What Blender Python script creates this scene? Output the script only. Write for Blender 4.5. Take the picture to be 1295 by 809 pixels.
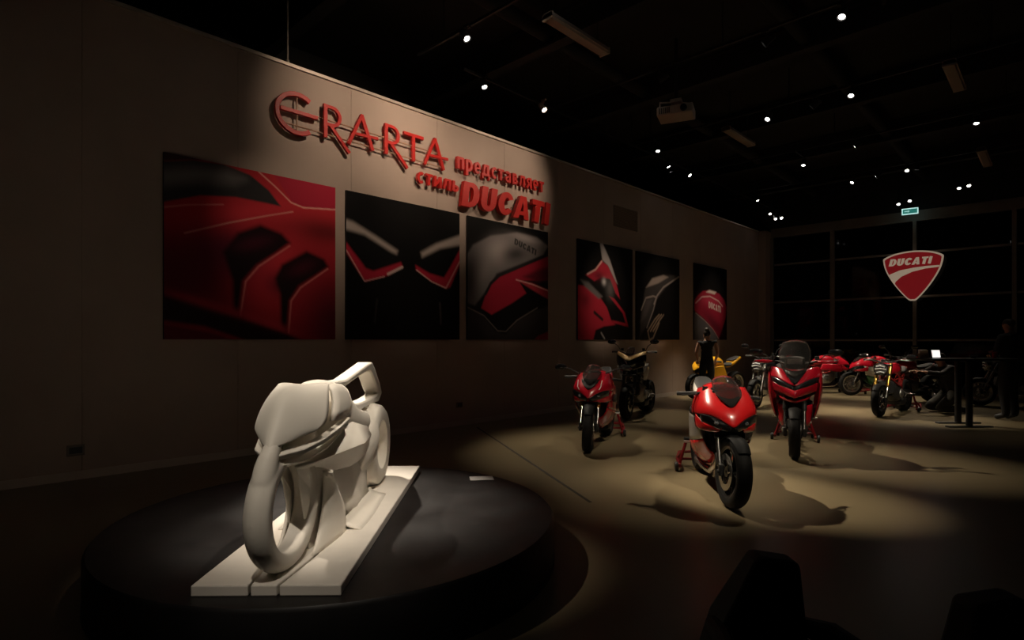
import bpy, bmesh, math, random
import numpy as np
from mathutils import Vector, Matrix

for _o in list(bpy.data.objects):
    bpy.data.objects.remove(_o)
random.seed(7)
SC = bpy.context.scene
COL = SC.collection
R = math.radians

# ------------------------------------------------------------------ camera, world, exposure
cam_d = bpy.data.cameras.new('camera')
cam_d.sensor_width = 36.0
cam_d.lens = 36.0 * 725.0 / 1295.0
cam_d.shift_y = 25.5 / 1295.0
cam_d.clip_start = 0.05
cam_d.clip_end = 100
cam = bpy.data.objects.new('camera', cam_d)
COL.objects.link(cam)
cam.location = (7.25, 0.0, 1.42)
cam.rotation_euler = (R(90), 0, R(43.9))
SC.camera = cam

world = bpy.data.worlds.new('world')
SC.world = world
world.use_nodes = True
world.node_tree.nodes['Background'].inputs['Color'].default_value = (0.9, 0.75, 0.6, 1)
world.node_tree.nodes['Background'].inputs['Strength'].default_value = 0.001
SC.view_settings.view_transform = 'Standard'
SC.view_settings.look = 'None'
SC.view_settings.exposure = 0.0
SC.view_settings.gamma = 1.0
SC.view_settings.use_curve_mapping = False

# ------------------------------------------------------------------ helpers: tagging
def tag(o, label=None, cat=None, group=None, kind=None):
    if label: o['label'] = label
    if cat: o['category'] = cat
    if group: o['group'] = group
    if kind: o['kind'] = kind
    return o

def empty(name, loc=(0, 0, 0), rz=0.0, label=None, cat=None, group=None, parent=None):
    o = bpy.data.objects.new(name, None)
    COL.objects.link(o)
    o.empty_display_size = 0.1
    o.location = loc
    o.rotation_euler = (0, 0, rz)
    if parent: o.parent = parent
    return tag(o, label, cat, group)

# ------------------------------------------------------------------ materials
def lin(c):
    return tuple((x / 12.92 if x <= 0.04045 else ((x + 0.055) / 1.055) ** 2.4) for x in c)

MATS = {}
def mat(name, col, rough=0.5, metal=0.0, coat=0.0, emit=0.0, noise=0.0, nscale=8.0, bump=0.0, bscale=60.0,
        trans=0.0, spec=0.5, rnoise=0.0, ior=1.45, emit_col=None, alpha=1.0):
    if name in MATS: return MATS[name]
    m = bpy.data.materials.new(name)
    m.use_nodes = True
    nt = m.node_tree
    b = nt.nodes['Principled BSDF']
    b.inputs['Base Color'].default_value = (*col, 1)
    b.inputs['Roughness'].default_value = rough
    b.inputs['Metallic'].default_value = metal
    b.inputs['Coat Weight'].default_value = coat
    b.inputs['Coat Roughness'].default_value = 0.06
    b.inputs['Specular IOR Level'].default_value = spec
    b.inputs['Transmission Weight'].default_value = trans
    b.inputs['IOR'].default_value = ior
    if alpha < 1: b.inputs['Alpha'].default_value = alpha
    if emit:
        b.inputs['Emission Color'].default_value = (*(emit_col or col), 1)
        b.inputs['Emission Strength'].default_value = emit
    tc = None
    if noise or bump or rnoise:
        tc = nt.nodes.new('ShaderNodeTexCoord')
        n = nt.nodes.new('ShaderNodeTexNoise')
        n.inputs['Scale'].default_value = nscale
        n.inputs['Detail'].default_value = 5
        nt.links.new(tc.outputs['Object'], n.inputs['Vector'])
        if noise:
            r = nt.nodes.new('ShaderNodeValToRGB')
            r.color_ramp.elements[0].position = 0.3
            r.color_ramp.elements[1].position = 0.7
            r.color_ramp.elements[0].color = (*[x * (1 - noise) for x in col], 1)
            r.color_ramp.elements[1].color = (*[min(1, x * (1 + noise)) for x in col], 1)
            nt.links.new(n.outputs['Fac'], r.inputs['Fac'])
            nt.links.new(r.outputs['Color'], b.inputs['Base Color'])
        if rnoise:
            mr = nt.nodes.new('ShaderNodeMapRange')
            mr.inputs['From Min'].default_value = 0.3
            mr.inputs['From Max'].default_value = 0.7
            mr.inputs['To Min'].default_value = max(0.02, rough - rnoise)
            mr.inputs['To Max'].default_value = rough + rnoise
            nt.links.new(n.outputs['Fac'], mr.inputs['Value'])
            nt.links.new(mr.outputs['Result'], b.inputs['Roughness'])
        if bump:
            n2 = nt.nodes.new('ShaderNodeTexNoise')
            n2.inputs['Scale'].default_value = bscale
            n2.inputs['Detail'].default_value = 4
            nt.links.new(tc.outputs['Object'], n2.inputs['Vector'])
            bp = nt.nodes.new('ShaderNodeBump')
            bp.inputs['Strength'].default_value = bump
            bp.inputs['Distance'].default_value = 0.01
            nt.links.new(n2.outputs['Fac'], bp.inputs['Height'])
            nt.links.new(bp.outputs['Normal'], b.inputs['Normal'])
    MATS[name] = m
    return m

M_WALL = mat('wall_paint', (0.40, 0.31, 0.26), 0.75, noise=0.06, nscale=1.5, bump=0.06, bscale=120)
M_FLOOR = mat('polished_concrete', (0.205, 0.160, 0.092), 0.30, noise=0.05, nscale=0.9, rnoise=0.015)
M_CEIL = mat('ceiling_black', (0.012, 0.011, 0.010), 0.8, noise=0.2, nscale=3)
M_BLACK = mat('black_paint', (0.010, 0.010, 0.011), 0.45, noise=0.2, nscale=6)
M_DARKWALL = mat('dark_wall', (0.05, 0.042, 0.036), 0.8, noise=0.1, nscale=2)
M_MULL = mat('mullion_grey', (0.18, 0.155, 0.135), 0.5, noise=0.08, nscale=5)
M_GLASS = mat('night_glass', (0.02, 0.02, 0.022), 0.03, trans=0.9, spec=0.2, ior=1.2, noise=0.05, nscale=2)
M_SKIRT = mat('baseboard_paint', (0.50, 0.42, 0.37), 0.5, noise=0.05, nscale=3)
M_TRIM = mat('trim_metal', (0.55, 0.47, 0.40), 0.4, metal=0.5, noise=0.05)
M_SIGNRED = mat('sign_red', (0.50, 0.018, 0.014), 0.45, noise=0.05, nscale=10)
M_TAN = mat('rod_tan', (0.45, 0.28, 0.20), 0.45, metal=0.3, noise=0.05)
M_WHITE = mat('sculpture_white', (0.80, 0.75, 0.66), 0.55, noise=0.03, nscale=4, bump=0.02, bscale=40)
M_BOARD = mat('sculpture_board', (0.80, 0.75, 0.67), 0.5, noise=0.05, nscale=5, bump=0.03, bscale=30)
M_STAGE = mat('stage_black', (0.010, 0.009, 0.009), 0.50, noise=0.15, nscale=3, rnoise=0.08)
M_PAPER = mat('card_white', (0.75, 0.72, 0.68), 0.6, noise=0.04, nscale=30)
M_FIXT = mat('lamp_white', (0.40, 0.33, 0.27), 0.5, noise=0.05)
M_FIXD = mat('lamp_dark', (0.010, 0.010, 0.010), 0.5, noise=0.1)
M_LENS = mat('lamp_lens', (1, 0.95, 0.88), 0.4, emit=14.0, noise=0.001)

# ------------------------------------------------------------------ helpers: mesh builder
class MB:
    def __init__(s):
        s.v = []; s.f = []; s.M = None
    def add(s, vs, fs):
        n = len(s.v)
        for p in vs:
            p = Vector(p)
            s.v.append(s.M @ p if s.M else p)
        s.f += [tuple(i + n for i in q) for q in fs]
        return s
    def box(s, c, d, rot=None):
        hx, hy, hz = d[0] / 2, d[1] / 2, d[2] / 2
        vs = [Vector((x * hx, y * hy, z * hz)) for x in (-1, 1) for y in (-1, 1) for z in (-1, 1)]
        if rot is not None: vs = [rot @ p for p in vs]
        vs = [p + Vector(c) for p in vs]
        return s.add(vs, [(0, 1, 3, 2), (4, 6, 7, 5), (0, 4, 5, 1), (2, 3, 7, 6), (0, 2, 6, 4), (1, 5, 7, 3)])
    def span(s, a, b):
        return s.box([(a[i] + b[i]) / 2 for i in range(3)], [abs(b[i] - a[i]) for i in range(3)])
    def tube(s, pts, r, n=8, closed=False, flat=1.0):
        pts = [Vector(p) for p in pts]
        k = len(pts)
        rs = r if isinstance(r, (list, tuple)) else [r] * k
        vs = []; fs = []
        up = None
        for i in range(k):
            if closed: t = pts[(i + 1) % k] - pts[i - 1]
            else: t = pts[min(i + 1, k - 1)] - pts[max(i - 1, 0)]
            t.normalize()
            if up is None:
                up = Vector((0, 0, 1)) if abs(t.z) < 0.9 else Vector((1, 0, 0))
            a = t.cross(up); a.normalize()
            b = a.cross(t); b.normalize(); up = b
            for j in range(n):
                th = 2 * math.pi * j / n
                vs.append(pts[i] + rs[i] * (math.cos(th) * a + flat * math.sin(th) * b))
        for i in range(k if closed else k - 1):
            i2 = (i + 1) % k
            for j in range(n):
                j2 = (j + 1) % n
                fs.append((i * n + j, i * n + j2, i2 * n + j2, i2 * n + j))
        if not closed:
            fs.append(tuple(range(n - 1, -1, -1)))
            fs.append(tuple((k - 1) * n + j for j in range(n)))
        return s.add(vs, fs)
    def cyl(s, p0, p1, r0, r1=None, n=16):
        return s.tube([p0, p1], [r0, r0 if r1 is None else r1], n)
    def lathe(s, prof, c=(0, 0, 0), n=32, axis='y', a0=0.0, a1=None, close=True):
        """revolve (radius, offset) profile about an axis through c"""
        full = a1 is None
        m = n if full else n + 1
        vs = []; fs = []
        k = len(prof)
        for i in range(m):
            th = a0 + ((2 * math.pi * i / n) if full else (a1 - a0) * i / n)
            ct, st = math.cos(th), math.sin(th)
            for (r, o) in prof:
                if axis == 'y': p = (r * ct, o, r * st)
                elif axis == 'z': p = (r * ct, r * st, o)
                else: p = (o, r * ct, r * st)
                vs.append((p[0] + c[0], p[1] + c[1], p[2] + c[2]))
        for i in range(n):
            i2 = (i + 1) % m
            for j in range(k if close else k - 1):
                j2 = (j + 1) % k
                fs.append((i * k + j, i * k + j2, i2 * k + j2, i2 * k + j))
        if not full and close:
            fs.append(tuple(range(k - 1, -1, -1)))
            fs.append(tuple(n * k + j for j in range(k)))
        return s.add(vs, fs)
    def prism(s, poly, lo, hi, plane='xz'):
        """extrude a 2-D polygon along the third axis"""
        def P(a, b, c):
            return {'xz': (a, c, b), 'xy': (a, b, c), 'yz': (c, a, b)}[plane]
        n = len(poly)
        vs = [P(a, b, lo) for a, b in poly] + [P(a, b, hi) for a, b in poly]
        fs = [tuple(range(n)), tuple(range(2 * n - 1, n - 1, -1))]
        fs += [(i, (i + 1) % n, n + (i + 1) % n, n + i) for i in range(n)]
        return s.add(vs, fs)
    def grid(s, rows, closed_u=False):
        k = len(rows[0])
        vs = [p for r in rows for p in r]
        fs = []
        for i in range(len(rows) - 1):
            for j in range(k if closed_u else k - 1):
                j2 = (j + 1) % k
                fs.append((i * k + j, i * k + j2, (i + 1) * k + j2, (i + 1) * k + j))
        return s.add(vs, fs)
    def loft(s, loops):
        k = len(loops[0])
        s0 = len(s.v)
        s.grid(loops, closed_u=True)
        s.f.append(tuple(s0 + j for j in range(k - 1, -1, -1)))
        s.f.append(tuple(s0 + (len(loops) - 1) * k + j for j in range(k)))
        return s
    def ball(s, c, r, n=12, m=8):
        rr = r if isinstance(r, (list, tuple)) else (r, r, r)
        loops = []
        for i in range(1, m):
            ph = math.pi * i / m
            loops.append([(c[0] + rr[0] * math.sin(ph) * math.cos(2 * math.pi * j / n),
                           c[1] + rr[1] * math.sin(ph) * math.sin(2 * math.pi * j / n),
                           c[2] - rr[2] * math.cos(ph)) for j in range(n)])
        return s.loft(loops)
    def super(s, secs, n=16, p=2.4):
        """body along x: sections (x, zlow, zhigh, halfwidth[, power])"""
        loops = []
        for q in secs:
            x, z0, z1, w = q[:4]
            pw = q[4] if len(q) > 4 else p
            zc, hz = (z0 + z1) / 2, (z1 - z0) / 2
            lp = []
            for j in range(n):
                th = 2 * math.pi * j / n
                c, d = math.cos(th), math.sin(th)
                lp.append((x, w * math.copysign(abs(c) ** (2 / pw), c), zc + hz * math.copysign(abs(d) ** (2 / pw), d)))
            loops.append(lp)
        return s.loft(loops)
    def sym(s, rows):
        """half grid (centre to outer, y >= 0) mirrored about y = 0"""
        full = []
        for r in rows:
            r = [Vector(p) for p in r]
            full.append([Vector((p.x, -p.y, p.z)) for p in reversed(r[1:])] + r)
        return s.grid(full)
    def mesh(s, name):
        me = bpy.data.meshes.new(name)
        me.from_pydata([tuple(p) for p in s.v], [], s.f)
        me.update()
        bm = bmesh.new(); bm.from_mesh(me)
        bmesh.ops.recalc_face_normals(bm, faces=bm.faces)
        bm.to_mesh(me); bm.free()
        return me
    def build(s, name, m, parent=None, smooth=35, sub=0, bevel=0.0, solid=0.0, loc=None, bseg=2):
        me = s.mesh(name)
        o = bpy.data.objects.new(name, me)
        COL.objects.link(o)
        me.materials.append(m)
        if parent: o.parent = parent
        if loc: o.location = loc
        if solid:
            md = o.modifiers.new('solid', 'SOLIDIFY'); md.thickness = solid; md.offset = -1
        if sub:
            md = o.modifiers.new('sub', 'SUBSURF'); md.levels = sub; md.render_levels = sub
        if bevel:
            md = o.modifiers.new('bevel', 'BEVEL'); md.width = bevel; md.segments = bseg; md.limit_method = 'ANGLE'
            md.angle_limit = R(40)
        if smooth:
            me.shade_smooth()
            if not sub and smooth < 180: me.set_sharp_from_angle(angle=R(smooth))
        return o

def box_obj(name, a, b, m, parent=None, bevel=0.0):
    return MB().span(a, b).build(name, m, parent, smooth=0 if not bevel else 35, bevel=bevel)

def struct(o):
    o['kind'] = 'structure'
    return o

def stroke_quads(pts, w, closed=False):
    """mitred ribbon around a polyline -> two offset polylines"""
    pts = [Vector((p[0], p[1])) for p in pts]
    k = len(pts); L = []; Rr = []
    for i in range(k):
        ds = []
        if i > 0 or closed: ds.append((pts[i] - pts[i - 1]).normalized())
        if i < k - 1 or closed: ds.append((pts[(i + 1) % k] - pts[i]).normalized())
        nrm = [Vector((-d.y, d.x)) for d in ds]
        nn = (nrm[0] + nrm[-1])
        nn = nn.normalized() if nn.length > 1e-6 else nrm[0]
        sc = 1 / max(0.45, nn.dot(nrm[0]))
        L.append(pts[i] + nn * w / 2 * sc); Rr.append(pts[i] - nn * w / 2 * sc)
    return L, Rr

def stroke3(mb, pts, w, d0, d1, closed=False, f=lambda a, b, c: (c, a, b)):
    """extruded ribbon: 2-D (a, b) plus depth c mapped by f"""
    L, Rr = stroke_quads(pts, w, closed)
    k = len(L)
    vs = []
    for i in range(k):
        vs += [f(L[i].x, L[i].y, d0), f(Rr[i].x, Rr[i].y, d0), f(Rr[i].x, Rr[i].y, d1), f(L[i].x, L[i].y, d1)]
    fs = []
    for i in range(k if closed else k - 1):
        a, b = i * 4, ((i + 1) % k) * 4
        for q in range(4):
            q2 = (q + 1) % 4
            fs.append((a + q, a + q2, b + q2, b + q))
    if not closed:
        fs += [(0, 1, 2, 3), tuple((k - 1) * 4 + q for q in (3, 2, 1, 0))]
    mb.add(vs, fs)

def arc(cx, cy, rx, ry, a0, a1, n=10):
    return [(cx + rx * math.cos(R(a0 + (a1 - a0) * i / n)), cy + ry * math.sin(R(a0 + (a1 - a0) * i / n))) for i in range(n + 1)]

# ------------------------------------------------------------------ lights (each sits in a fixture on the ceiling tracks)
WARM = (1.0, 0.77, 0.56)
NEUT = (1.0, 0.86, 0.66)
WHIT = (1.0, 0.87, 0.72)
SPOTS = []
def spot(loc, aim, power, angle=40, blend=0.6, color=WARM, size=0.05):
    SPOTS.append((loc, aim, power, angle, blend, color, size))
# location, aim, watts, cone, blend, colour  -- every entry becomes a track spotlight with its lamp
# wall lettering
spot((2.70, 4.15, 5.50), (0.0, 4.55, 4.50), 210, 70, 1.0)
spot((3.15, 5.20, 5.50), (0.0, 5.70, 4.45), 260, 52, 1.0)
spot((2.70, 8.08, 5.50), (0.0, 7.40, 4.30), 210, 54, 1.0)
# sculpture
spot((2.20, -0.60, 5.50), (3.95, 1.80, 0.60), 1200, 21, 1.0, WHIT)
spot((5.40, 2.40, 5.50), (3.85, 1.85, 0.60), 700, 25, 1.0, WHIT)
# motorcycles, from the wall side
spot((1.44, 5.15, 5.50), (4.90, 5.45, 0.50), 1900, 19, 0.8, NEUT)
spot((0.54, 6.33, 5.50), (2.95, 6.05, 0.20), 520, 38, 0.8, NEUT)
spot((0.63, 7.69, 5.50), (4.75, 7.80, 0.50), 1500, 25, 0.8, NEUT)
spot((0.96, 11.06, 5.50), (1.80, 9.70, 0.30), 420, 30, 0.8, NEUT)
spot((0.57, 12.23, 5.50), (2.80, 12.70, 0.6), 1500, 28, 0.8, NEUT)
spot((0.42, 12.61, 5.50), (1.20, 13.70, 0.7), 1300, 32, 0.8, NEUT)
spot((0.59, 13.24, 5.50), (4.70, 12.90, 0.5), 1700, 24, 0.8, NEUT)
spot((0.49, 13.52, 5.50), (2.80, 16.90, 0.6), 1100, 28, 0.8, NEUT)
# motorcycles, from the room side
spot((5.24, 8.08, 5.50), (4.75, 5.60, 0.60), 500, 26, 0.8, NEUT)
spot((4.70, 10.79, 5.50), (4.65, 8.10, 0.60), 500, 28, 0.8, NEUT)
spot((3.32, 10.88, 5.50), (2.30, 7.20, 0.50), 420, 22, 0.8, NEUT)
spot((2.89, 14.30, 5.50), (2.70, 12.70, 0.60), 500, 32, 0.8, NEUT)
spot((4.54, 16.49, 5.50), (4.90, 13.30, 0.60), 600, 28, 0.8, NEUT)
spot((4.74, 16.50, 5.50), (3.80, 16.90, 0.40), 700, 40, 0.8, NEUT)
spot((3.32, 16.75, 5.50), (1.30, 13.90, 0.60), 420, 28, 0.8, NEUT)
# heads above the frame, over the camera side
spot((7.90, 2.40, 5.50), (5.00, 5.10, 0.75), 800, 17, 0.8, NEUT)
spot((0.75, 2.40, 5.50), (3.40, 2.30, 0.80), 1900, 20, 1.0, WHIT)
spot((6.60, 2.40, 5.50), (3.00, 6.20, 0.70), 420, 16, 0.8, NEUT)
spot((7.60, 5.20, 5.50), (4.95, 7.60, 0.90), 520, 18, 0.8, NEUT)
spot((6.90, -0.60, 5.50), (4.40, 1.50, 0.60), 430, 20, 1.0, WHIT)  # unseen fill lamp, added to lift the sculpture's front
# pictures
spot((4.30, 2.40, 5.50), (0.0, 3.40, 2.80), 165, 26, 1.0)
spot((4.30, 5.20, 5.50), (0.0, 5.25, 2.60), 120, 24, 1.0)
spot((4.30, 8.08, 5.50), (0.0, 7.45, 2.60), 150, 24, 1.0)
spot((4.10, 10.85, 5.50), (0.0, 10.45, 2.45), 400, 24, 1.0)
spot((4.10, 13.70, 5.50), (0.0, 12.75, 2.45), 280, 24, 1.0)
spot((3.90, 16.55, 5.50), (0.0, 15.65, 2.35), 330, 24, 1.0)
# far motorcycles: fill lamps added on the camera side to brighten their fronts
spot((7.40, 8.08, 5.50), (4.75, 12.70, 0.85), 1100, 13, 0.9, NEUT)
spot((5.70, 8.08, 5.50), (2.45, 12.60, 0.85), 900, 14, 0.9, NEUT)
# ------------------------------------------------------------------ room shell
XR, YB, YE, ZC = 13.5, -5.0, 19.7, 6.3
fl = struct(MB().span((-0.3, YB, -0.2), (XR, YE + 0.3, 0.0)).build('floor', M_FLOOR, smooth=0))
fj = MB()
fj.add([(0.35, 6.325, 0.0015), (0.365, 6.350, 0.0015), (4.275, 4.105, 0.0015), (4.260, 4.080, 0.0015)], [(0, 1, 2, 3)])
M_DKSTRIP = mat('strip_dark', (0.03, 0.025, 0.02), 0.7, noise=0.1)  # thin dark strip laid diagonally on the floor
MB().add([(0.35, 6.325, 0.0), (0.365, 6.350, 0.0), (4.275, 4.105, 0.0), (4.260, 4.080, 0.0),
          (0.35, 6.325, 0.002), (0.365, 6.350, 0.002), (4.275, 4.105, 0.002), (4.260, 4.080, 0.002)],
         [(0, 1, 2, 3), (4, 7, 6, 5), (0, 4, 5, 1), (1, 5, 6, 2), (2, 6, 7, 3), (3, 7, 4, 0)]).build('dark_strip', M_DKSTRIP, fl, smooth=0)
# left wall: a backing with board panels set on it, fine joints between them
wl = struct(MB().span((-0.30, YB, 0.0), (-0.02, YE, 5.0)).build('wall_left', M_WALL, smooth=0))
pw = 1.54
y = YB + 0.02
pan = None
while y < 19.2:
    y1 = min(y + pw - 0.004, 19.24)
    MB().span((-0.02, y, 0.0), (0.0, y1, 4.97)).build('panel', M_WALL, wl, smooth=0)
    y += pw
struct(MB().span((-0.30, YB, 4.97), (0.03, 19.24, 5.01)).build('trim_1', M_TRIM, smooth=0))
struct(MB().span((0.0, 19.24, 0.0), (0.24, YE, 5.0)).build('trim_2', M_WALL, smooth=0))
struct(MB().span((0.0, YB, 0.0), (0.016, 19.24, 0.085)).build('baseboard_left', M_SKIRT, smooth=0))
struct(MB().span((XR, YB, 0.0), (XR + 0.2, YE, ZC)).build('wall_right', M_DARKWALL, smooth=0))
struct(MB().span((-0.3, YB - 0.2, 0.0), (XR + 0.2, YB, ZC)).build('wall_rear', M_DARKWALL, smooth=0))
ce = struct(MB().span((-2.0, YB, ZC), (XR + 0.2, YE + 1.2, ZC + 0.15)).build('ceiling', M_CEIL, smooth=0))
struct(MB().span((-2.2, YB, 4.0), (-2.0, YE + 1.2, ZC)).build('wall_behind_left', M_CEIL, smooth=0))
for yb in (3.8, 6.7, 9.5, 12.3, 15.1, 17.9):
    b = MB()
    b.span((-2.0, yb - 0.10, 5.86), (XR, yb + 0.10, 5.90)); b.span((-2.0, yb - 0.015, 5.90), (XR, yb + 0.015, ZC - 0.04))
    b.span((-2.0, yb - 0.10, ZC - 0.04), (XR, yb + 0.10, ZC))
    b.build('beam', M_CEIL, ce, smooth=0)
for xb in (1.6, 4.4, 7.6, 10.6):
    MB().tube([(xb, YB, 6.05), (xb, YE, 6.05)], 0.11, 12).build('duct', M_CEIL, ce)
# end wall: dark glazed facade
we = struct(MB().span((0.24, YE - 0.02, 4.80), (XR, YE + 0.25, 5.10)).build('wall_end', M_MULL, smooth=0))
MB().span((-2.0, YE + 0.02, 5.10), (XR, YE + 0.25, ZC)).build('fascia', M_CEIL, we, smooth=0)
w1 = struct(MB().span((0.24, YE - 0.03, 0.0), (XR, YE + 0.09, 0.10)).build('window_1', M_MULL, smooth=0))
xs = [0.28 + 0.0, 2.09, 4.20, 6.33, 8.46, 10.6, 12.7]
zs = [0.10, 1.42, 2.66, 3.90, 4.80]
for i, xm in enumerate(xs):
    wd = 0.045 if i != 1 else 0.06
    MB().span((xm - wd, YE - 0.06, 0.10), (xm + wd, YE + 0.09, 4.80)).build('mullion', M_MULL, w1, smooth=0)
for i in range(len(xs)):
    xa = xs[i] + 0.06; xb = (xs[i + 1] - 0.06) if i + 1 < len(xs) else XR
    for j in range(4):
        if j > 0:
            MB().span((xa, YE - 0.02, zs[j] - 0.03), (xb, YE + 0.06, zs[j] + 0.03)).build('transom', M_MULL, w1, smooth=0)
        MB().span((xa, YE + 0.01, zs[j] + 0.03), (xb, YE + 0.03, zs[j + 1] - 0.03)).build('pane', M_GLASS, w1, smooth=0)
M_NIGHT = mat('night_yard', (0.004, 0.004, 0.004), 0.9, noise=0.3)
struct(MB().span((-2.2, YE + 1.2, -0.2), (XR + 0.2, YE + 1.35, ZC + 0.15)).build('wall_yard', M_NIGHT, smooth=0))

# suspension rod above the left wall
tag(MB().tube([(0.0, 3.34, 5.01), (0.0, 3.34, ZC)], 0.011, 8).tube([(0, 3.34, 5.01), (0, 3.34, 5.05)], 0.022, 8).build('suspension_rod', M_TRIM),
    'thin metal suspension rod rising from the top edge of the lettered wall', 'rod')
# wall sockets and vent
def socket(y0, z0, w, h, label):
    t = empty('wall_socket', (0, y0, z0), 0, label, 'socket', 'sockets in the left wall')
    MB().span((0.0, -w / 2, -h / 2), (0.012, w / 2, h / 2)).build('plate', mat('socket_plate', (0.16, 0.13, 0.11), 0.5, noise=0.05), t, bevel=0.003)
    MB().span((0.010, -w * 0.36, -h * 0.3), (0.0135, w * 0.36, h * 0.3)).build('recess', M_BLACK, t, smooth=0)
socket(1.125, 0.30, 0.15, 0.11, 'double wall socket left of the round stage')
socket(6.27, 0.345, 0.13, 0.09, 'small wall socket below the red and grey tank picture')
vt = empty('wall_vent', (0, 11.3, 4.21), 0, 'brown louvred vent in the wall above the red fairing picture', 'vent')
MB().span((0.0, -0.5, -0.235), (0.008, 0.5, 0.235)).build('backing', mat('vent_brown', (0.13, 0.10, 0.08), 0.7, noise=0.05), vt, smooth=0)
M_VENT = mat('vent_slat', (0.22, 0.17, 0.14), 0.7, noise=0.05)
for k in range(12):
    z = -0.21 + k * 0.038
    MB().add([(0.006, -0.48, z - 0.012), (0.006, 0.48, z - 0.012), (0.02, 0.48, z + 0.010), (0.02, -0.48, z + 0.010),
              (0.004, -0.48, z - 0.008), (0.004, 0.48, z - 0.008), (0.018, 0.48, z + 0.014), (0.018, -0.48, z + 0.014)],
             [(0, 1, 2, 3), (4, 7, 6, 5), (0, 4, 5, 1), (1, 5, 6, 2), (2, 6, 7, 3), (3, 7, 4, 0)]).build('slat', M_VENT, vt, smooth=0)

# lighting tracks along X
tr_lab = ['nearest black lighting track, over the lettered wall and round stage', 'black lighting track above the projector and front red motorcycle',
          'black lighting track over the red touring motorcycle', 'black lighting track crossing above the woman in black',
          'black lighting track over the kneeling person', 'farthest black lighting track, close to the glazed end wall', 'black lighting track above the white sculpture, beyond the top of the frame', 'black lighting track behind the camera side of the stage']
TRY = [5.2, 8.08, 10.85, 13.7, 16.55, 19.0, 2.4, -0.6]
for lab, yt in zip(tr_lab, TRY):
    t = empty('lighting_track', (0.3, yt, 5.66), 0, lab, 'track', 'ceiling lighting tracks')
    MB().span((0, -0.018, 0), (9.5, 0.018, 0.035)).build('rail', M_FIXD, t, smooth=0)
    for xx in (0.6, 3.4, 6.2, 9.0):
        MB().tube([(xx, 0, 0.035), (xx, 0, ZC - 5.66)], 0.008, 6).build('hanger', M_FIXD, t)

TRX = 0.53
t = empty('lighting_track', (TRX, 5.9, 5.62), 0, 'long black lighting track running beside the lettered wall', 'track', 'ceiling lighting tracks')
MB().span((-0.018, 0, 0), (0.018, 13.4, 0.035)).build('rail', M_FIXD, t, smooth=0)
for yy in (0.5, 4.8, 9.0, 13.0):
    MB().tube([(0, yy, 0.035), (0, yy, ZC - 5.62)], 0.008, 6).build('hanger', M_FIXD, t)

def spotlight(loc, aim, power, angle, blend, color, size, label, housing=M_FIXD):
    loc = Vector(loc); d = (Vector(aim) - loc).normalized()
    q = d.to_track_quat('-Z', 'Y')
    t = empty('track_spotlight', loc, 0, label, 'spotlight', 'track spotlights')
    Mx = q.to_matrix().to_4x4()
    b = MB(); b.M = Mx
    b.lathe([(0.0, 0.13), (0.045, 0.13), (0.05, 0.02), (0.055, 0.0), (0.058, -0.03), (0.050, -0.03), (0.038, -0.012), (0.0, -0.012)], n=20, axis='z', close=False)
    b.build('housing', housing, t)
    l = MB(); l.M = Mx
    l.lathe([(0.0, -0.013), (0.037, -0.013), (0.037, -0.018), (0.0, -0.022)], n=20, axis='z', close=False)
    l.build('lens', M_LENS, t)
    a = MB()
    a.tube([Mx @ Vector((0, 0, 0.09)), (0, 0, 0.12), (0, 0, 0.165)], 0.012, 8)
    a.box((0, 0, 0.16), (0.10, 0.03, 0.03))
    ty = min(TRY, key=lambda v: abs(v - loc.y)) - loc.y
    if abs(TRX - loc.x) < abs(ty): at_ = (TRX - loc.x, 0, 5.63 - loc.z)
    else: at_ = (0, ty, 5.67 - loc.z)
    a.tube([(0, 0, 0.165 if at_[2] > 0.165 else 0.12), at_], 0.010, 6)
    a.box((at_[0], at_[1], at_[2] - 0.012), (0.06, 0.03, 0.025))
    a.build('yoke', housing, t)
    ld = bpy.data.lights.new('track_lamp', 'SPOT')
    ld.energy = power; ld.color = color; ld.spot_size = R(angle); ld.spot_blend = blend; ld.shadow_soft_size = size
    lo = bpy.data.objects.new('track_lamp', ld)
    COL.objects.link(lo)
    lo.parent = t
    lo.location = d * 0.06
    lo.rotation_euler = q.to_euler()
    return t

spot_labels = [
    'track spotlight aimed at the first letters of ERARTA', 'track spotlight aimed at the middle of the red lettering', 'track spotlight aimed at the red DUCATI lettering',
    'track spotlight near the wall aimed down at the white sculpture', 'track spotlight on the camera side aimed at the white sculpture',
    'lit track spotlight nearest the top of the picture above the lettering', 'lit track spotlight second from the top above the wall edge',
    'lit track spotlight with a pale housing just above the wall edge', 'uppermost lit spotlight of the cluster right of the vent',
    'second highest lit spotlight of the cluster right of the vent', 'third lit spotlight down in the cluster right of the vent',
    'upper of the two lowest spotlights in the cluster right of the vent', 'lowest lit spotlight of the cluster right of the vent',
    'lit spotlight highest up near the top edge, right of the projector', 'lit spotlight right of the middle of the black ceiling',
    'lit spotlight just above the small unlit tube lamp right of the projector', 'lit spotlight below the small unlit tube lamp over the far motorcycles',
    'left one of the pair of lit spotlights above the exit sign', 'right one of the pair of lit spotlights above the exit sign',
    'lit spotlight alone to the upper left of the exit sign',
    'track spotlight out of frame aimed at the nearest red motorcycle', 'track spotlight beside the wall aimed at the tail of the sculpture',
    'track spotlight out of frame aimed at the crimson motorcycle by the wall', 'track spotlight out of frame aimed at the tall touring motorcycle', 'added fill spotlight behind the camera side aimed at the front of the sculpture',
    'track spotlight turned to the largest red picture', 'track spotlight turned to the picture with two red brackets', 'track spotlight turned to the grey and red tank picture',
    'track spotlight turned to the red fairing picture', 'track spotlight turned to the dark seat picture', 'track spotlight turned to the rounded red tank picture',
    'added fill spotlight turned to the naked motorcycle with striped headlamp', 'added fill spotlight turned to the dark motorcycle with chrome headlamp']
exec_lights = list(SPOTS)
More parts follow.
